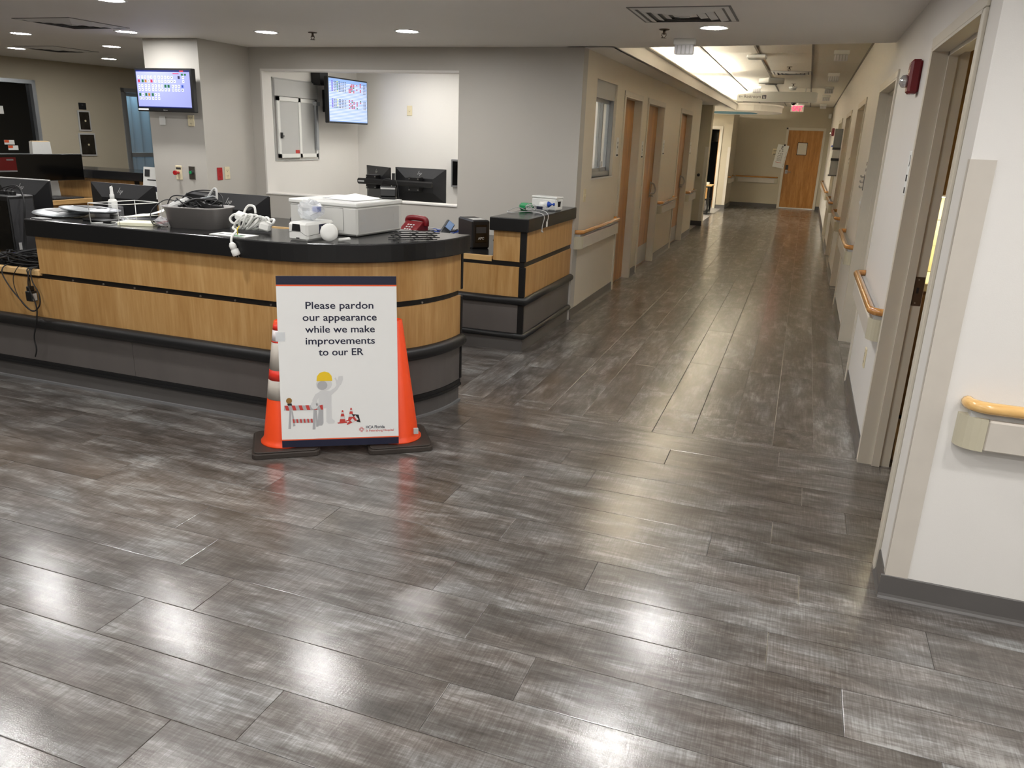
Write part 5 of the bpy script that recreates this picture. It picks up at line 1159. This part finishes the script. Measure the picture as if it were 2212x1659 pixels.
def dome(loc, label, group=None):
    t = thing('call_light', label, 'call light', loc, group=group)
    MB().box(-.083, .083, -.03, .03, -.045, 0, .006).build('base', M_WHITE, t); MB().box(-.072, .072, -.026, .026, -.115, -.045, .006).build('lens', mat('call_lens', (222, 220, 222), .4), t); q = MB()
    for k in range(4): q.box(-.055+k*.032, -.045+k*.032, -.0275, -.026, -.112, -.05)
    q.build('rib', M_LGREY, t)
dome((-1.0, 6.55, ZC), 'white nurse call light under the lowered ceiling edge')
for y, lb_ in ((10.3, 'by the third right-hand door frame'), (13.3, 'level with the ceiling diffuser'), (16.2, 'at the free end of the Restroom sign'), (18.7, 'just beyond the Restroom sign'), (22.3, 'near the end wall motion sensor')): dome((.21, y, ZA), 'white nurse call light on the corridor ceiling '+lb_, 'call lights along the patient rooms')
dome((-1.06, 16.3, ZA), 'white nurse call light hanging in front of the Restroom sign')
ap = thing('access_point', 'flat white wireless unit on the corridor ceiling tiles', 'wireless unit', (-.75, 10.8, ZA)); MB().box(-.115, .115, -.115, .115, -.05, -.006, .012).build('body', M_WHITE, ap); MB().box(-.03, .03, -.03, .03, -.006, 0).build('mount', M_BLACK, ap)
a2 = thing('access_point', 'bigger angled grey-white unit on the corridor ceiling past the vent', 'wireless unit', (-.72, 14.4, ZA), R(35)); MB().box(-.15, .15, -.15, .15, -.09, 0, .01).build('body', M_LGREY, a2); MB().lathe([(.10, -.09), (.09, -.10), (0, -.102)], 20).build('lens', M_GREYP, a2)
sd = thing('smoke_detector', 'round white smoke detector in front of the Restroom sign', 'smoke detector', (-.42, 16.35, ZA)); MB().lathe([(.0, -.06), (.05, -.06), (.06, -.045), (.062, -.03)], 24).build('chamber', M_LGREY, sd); MB().lathe([(.062, -.03), (.075, -.022), (.075, 0)], 24).build('base', M_WHITE, sd)
sc_ = thing('security_camera', 'white dome camera on the corridor ceiling in front of the exit sign', 'camera', (-.48, 20.9, ZA)); MB().cyl((0, 0, 0), (0, 0, -.06), .09, .085).build('base', M_WHITE, sc_); MB().lathe([(0, -.115), (.03, -.108), (.052, -.085), (.06, -.06)], 20).build('dome', M_BLACKG, sc_)
wsn = thing('wall_sensor', 'small white motion sensor high on the end wall corner', 'sensor', (.44, YE, 2.50)); MB().box(-.04, .04, -.06, 0, -.06, .06, .012).build('body', M_WHITE, wsn)
for k, (a, b) in enumerate(((7.5, 9.9), (10.6, 13.2), (14.4, 17.2), (17.7, 19.3))):
    t = thing('cove_light', 'linear cove light hidden behind the corridor ceiling lip', 'light', (-1.83, (a+b)/2, 2.462), group='linear cove lights behind the corridor lip'); h_ = (b-a)/2
    MB().box(-.05, .05, -h_, h_, -.002, .02).build('housing', M_WHITE, t); MB().cyl((0, -h_+.02, .092), (0, h_-.02, .092), .014, n=10).build('tube', M_COVE, t); MB().box(-.012, .012, -h_+.01, -h_+.03, .02, .10).box(-.012, .012, h_-.03, h_-.01, .02, .10).build('lamp_holder', M_WHITE, t)
t = thing('cove_light', 'short linear light lying on top of the curved far canopy', 'light', (-1.25, 20.5, 2.462)); MB().box(-.3, .3, -.05, .05, -.002, .02).build('housing', M_WHITE, t); MB().cyl((-.28, 0, .038), (.28, 0, .038), .014, n=10).build('tube', M_COVE, t)
for k, (x, y, lb_) in enumerate(((-4.3, 8.2, 'in the back office near the service window'), (-2.9, 8.2, 'in the back office near the corridor side'), (-10.3, 10.3, 'in the curtained bay behind the glass door'), (-3.6, 18.6, 'in the far reception near the pier'), (-3.6, 21.0, 'in the far reception near the dark room'))):
    t = thing('ceiling_panel_light', 'flat ceiling panel light '+lb_, 'light', (x, y, ZC)); MB().box(-.31, .31, -.31, .31, -.012, 0).build('frame', M_WHITE, t); MB().box(-.29, .29, -.29, .29, -.014, -.0121).build('diffuser', M_PANEL if k < 3 else M_PANEL2, t)

# ------------------------------------------------------------------ exam room seen through the open doorway
bcab = thing('base_cabinet', 'brown base cabinet inside the open exam room', 'cabinet', (1.6, 5.36, 0)); MB().box(.66, 2.6, 5.12, 5.65, .10, .88).build('body', M_BROWN, bcab, True); MB().box(.66, 2.6, 5.16, 5.65, 0, .10).build('toe_kick', M_INKK, bcab, True)
for k in range(4): MB().box(.67+.48*k, 1.14+.48*k, 5.10, 5.12, .12, .86, .002).build('door', M_BROWN, bcab, True)
tag(MB().box(.655, 2.62, 5.08, 5.655, .88, .925, .004).build('worktop', M_TILEY), 'cream worktop on the exam room base cabinet', 'worktop')
ucab = thing('wall_cabinet', 'brown wall cabinet above the bright backsplash in the exam room', 'cabinet', (1.6, 5.5, 1.42)); MB().box(.66, 2.6, 5.34, 5.655, 1.42, 2.30).build('body', M_BROWN, ucab, True)
for k in range(4): MB().box(.67+.48*k, 1.14+.48*k, 5.322, 5.34, 1.53, 2.29, .002).build('door', M_BROWN, ucab, True)
bsp = thing('backsplash', 'cream tiled backsplash glowing under the exam room wall cabinet', 'backsplash', (1.6, 5.655, .93))
for i in range(6):
    for j in range(3): MB().box(.66+.32*i, .976+.32*i, 5.64, 5.657, .928+.163*j, 1.088+.163*j, .001).build('tile', M_TILEY, bsp, True)
ul = thing('undercabinet_light', 'slim light strip under the exam room wall cabinet', 'light', (1.4, 5.45, 1.405)); MB().box(-.7, .9, -.03, .03, 0, .014).build('housing', M_WHITE, ul); MB().box(-.68, .88, -.022, .022, -.003, 0).build('diffuser', emit('undercab', (1, .93, .72), 30, True), ul)
tag(MB().box(.675, .98, 4.56, 4.95, .001, .13, .003).build('storage_box', M_KHAKI), 'cream cardboard box on the exam room floor just inside the doorway', 'box')
sd_ = thing('soap_dispenser', 'white soap dispenser on the exam room backsplash', 'dispenser', (.94, 5.64, 1.12)); MB().box(-.05, .05, -.09, 0, -.07, .09, .02).build('body', M_WHITE, sd_); MB().box(-.03, .03, -.08, -.02, -.09, -.07, .004).build('nozzle', M_LGREY, sd_)

# ------------------------------------------------------------------ far side of the station, left of the column
isl = thing('island_desk', 'maple-edged work island with black top left of the column', 'desk', (-8.6, 7.0, 0))
MB().box(-9.1, -8.185, 6.0, 7.62, .72, .748).build('worktop', M_BLACKTOP, isl, True); MB().box(-8.185, -8.15, 6.0, 7.62, .70, .755, .004).build('edge', M_MAPLEY, isl, True); MB().box(-9.0, -8.3, 6.1, 7.55, .05, .70).build('pedestal', M_MAPLE, isl, True)
fc = thing('rear_counter', 'maple rear counter with a black top in front of the blue curtain', 'counter', (-8.2, 8.05, 0))
MB().box(-9.4, -7.80, 7.80, 8.25, 0, .965).box(-7.72, -7.30, 7.80, 8.25, 0, .965).build('body', M_MAPLE, fc, True); MB().box(-7.80, -7.72, 7.80, 8.25, 0, .965).build('divider', M_BLACK, fc, True); MB().box(-9.45, -7.25, 7.74, 8.3, .965, 1.07, .006).build('top', M_BLACKTOP, fc, True)
uw = thing('monitor', 'very wide black monitor on the maple-edged island desk', 'monitor', (-8.52, 7.05, .749), R(84))
MB().box(-.62, .62, 0, .03, .20, .51, .004).build('housing', M_BLACK, uw); MB().box(-.61, .61, -.0012, 0, .21, .50).build('screen', M_BLACKG, uw); MB().box(-.62, -.22, -.002, -.0012, .33, .475).build('red_window', mat('screen_dark_red', (92, 12, 16), .3), uw); MB().box(-.62, -.22, -.0022, -.0012, .315, .33).box(-.33, -.25, -.0024, -.002, .44, .455).build('taskbar', M_GREYP, uw)
MB().box(.10, .17, .01, .04, .012, .22).build('stand_neck', M_GREYP, uw); MB().box(-.02, .28, -.12, .12, 0, .014, .003).build('stand_base', M_DGREY, uw); MB().box(-.16, -.06, -.006, -.002, .175, .198).build('pink_note', mat('pink_note', (240, 110, 170), .7), uw)
desk_phone((-8.36, 6.42, .7485), R(75), 'dark desk phone on the island desk under the wide monitor', M_DGREY)
sheet((-8.33, 6.80, .7495), 80, .28, .14, .0, 'printed label sheet on the island desk edge')
kb = thing('keyboard', 'black keyboard on the island desk below the wide monitor', 'keyboard', (-8.27, 7.2, .749), R(84)); MB().box(-.2, .2, -.055, .055, 0, .016, .004).build('case', M_BLACK, kb); q = MB()
for i in range(12):
    for j in range(4): q.box(-.185+.031*i, -.16+.031*i, -.048+.025*j, -.028+.025*j, .016, .02)
q.build('keys', M_DGREY, kb)
fh = thing('file_holder', 'white upright file holder behind the wide monitor', 'file holder', (-8.78, 7.40, .7485), R(70)); MB().add([(-.14, 0, 0), (.14, 0, 0), (.14, .10, 0), (-.14, .10, 0), (-.10, .02, .64), (.10, .02, .64), (.10, .12, .64), (-.10, .12, .64)], [(3, 2, 1, 0), (0, 1, 5, 4), (1, 2, 6, 5), (2, 3, 7, 6), (3, 0, 4, 7), (4, 5, 6, 7)]).build('panel', M_PAPER, fh); MB().box(-.09, .09, .03, .11, .6405, .648).build('top_slot', M_KHAKI, fh)
ss = thing('display_stand', 'white information sheet in a stand beside the column', 'sign', (-6.36, 6.60, .93), R(-6)); MB().obox((0, 0, .13), (.26, .01, .32), (R(-8), 0, 0)).build('sheet', M_PAPER, ss); MB().obox((0, -.012, .07), (.24, .004, .05), (R(-8), 0, 0)).build('blue_band', M_NAVY, ss); MB().obox((-.07, .005, .23), (.07, .004, .07), (R(-8), 0, 0)).obox((0.02, 0, .16), (.18, .004, .012), (R(-8), 0, 0)).build('print', M_DGREY, ss); MB().box(-.08, .08, -.06, .1, -.05, -.03, .004).build('foot', M_BLACK, ss)
sb = thing('supply_cabinet', 'low cabinet beside the column carrying the information sheet', 'cabinet', (-6.45, 6.62, 0)); MB().box(-.3, .3, -.2, .2, 0, .86).build('body', M_MAPLE, sb); MB().box(-.32, .32, -.22, .22, .86, .88, .003).build('top', M_BLACKTOP, sb)
for nm, s0, s1, z0, z1, lab in (('picture_frame', .945, 1.13, 1.51, 1.79, 'small dark framed picture above the other one on the tan wall'), ('picture_frame', .92, 1.17, 1.165, 1.48, 'larger dark framed picture low on the tan wall')):
    t = thing(nm, lab, 'picture', (-10.04+.1803*(s0+s1)/2, 8.025+.9836*(s0+s1)/2, (z0+z1)/2), ang); w_, h_ = (s1-s0)/2, (z1-z0)/2
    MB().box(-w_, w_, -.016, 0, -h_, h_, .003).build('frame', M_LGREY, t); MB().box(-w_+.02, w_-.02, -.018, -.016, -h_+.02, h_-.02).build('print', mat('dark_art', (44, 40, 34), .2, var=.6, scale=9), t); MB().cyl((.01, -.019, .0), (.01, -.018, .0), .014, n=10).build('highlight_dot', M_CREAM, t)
t = thing('wall_sign', 'small black plaque above the two framed pictures', 'sign', (-10.04+.1803*1.036, 8.025+.9836*1.036, 1.85), ang); MB().box(-.055, .055, -.008, 0, -.045, .045, .002).build('plate', M_INKK, t); mb = MB(); put_text(mb, 'ED', .02, 0, .008, -.0086); mb.build('lettering', M_GREYP, t)
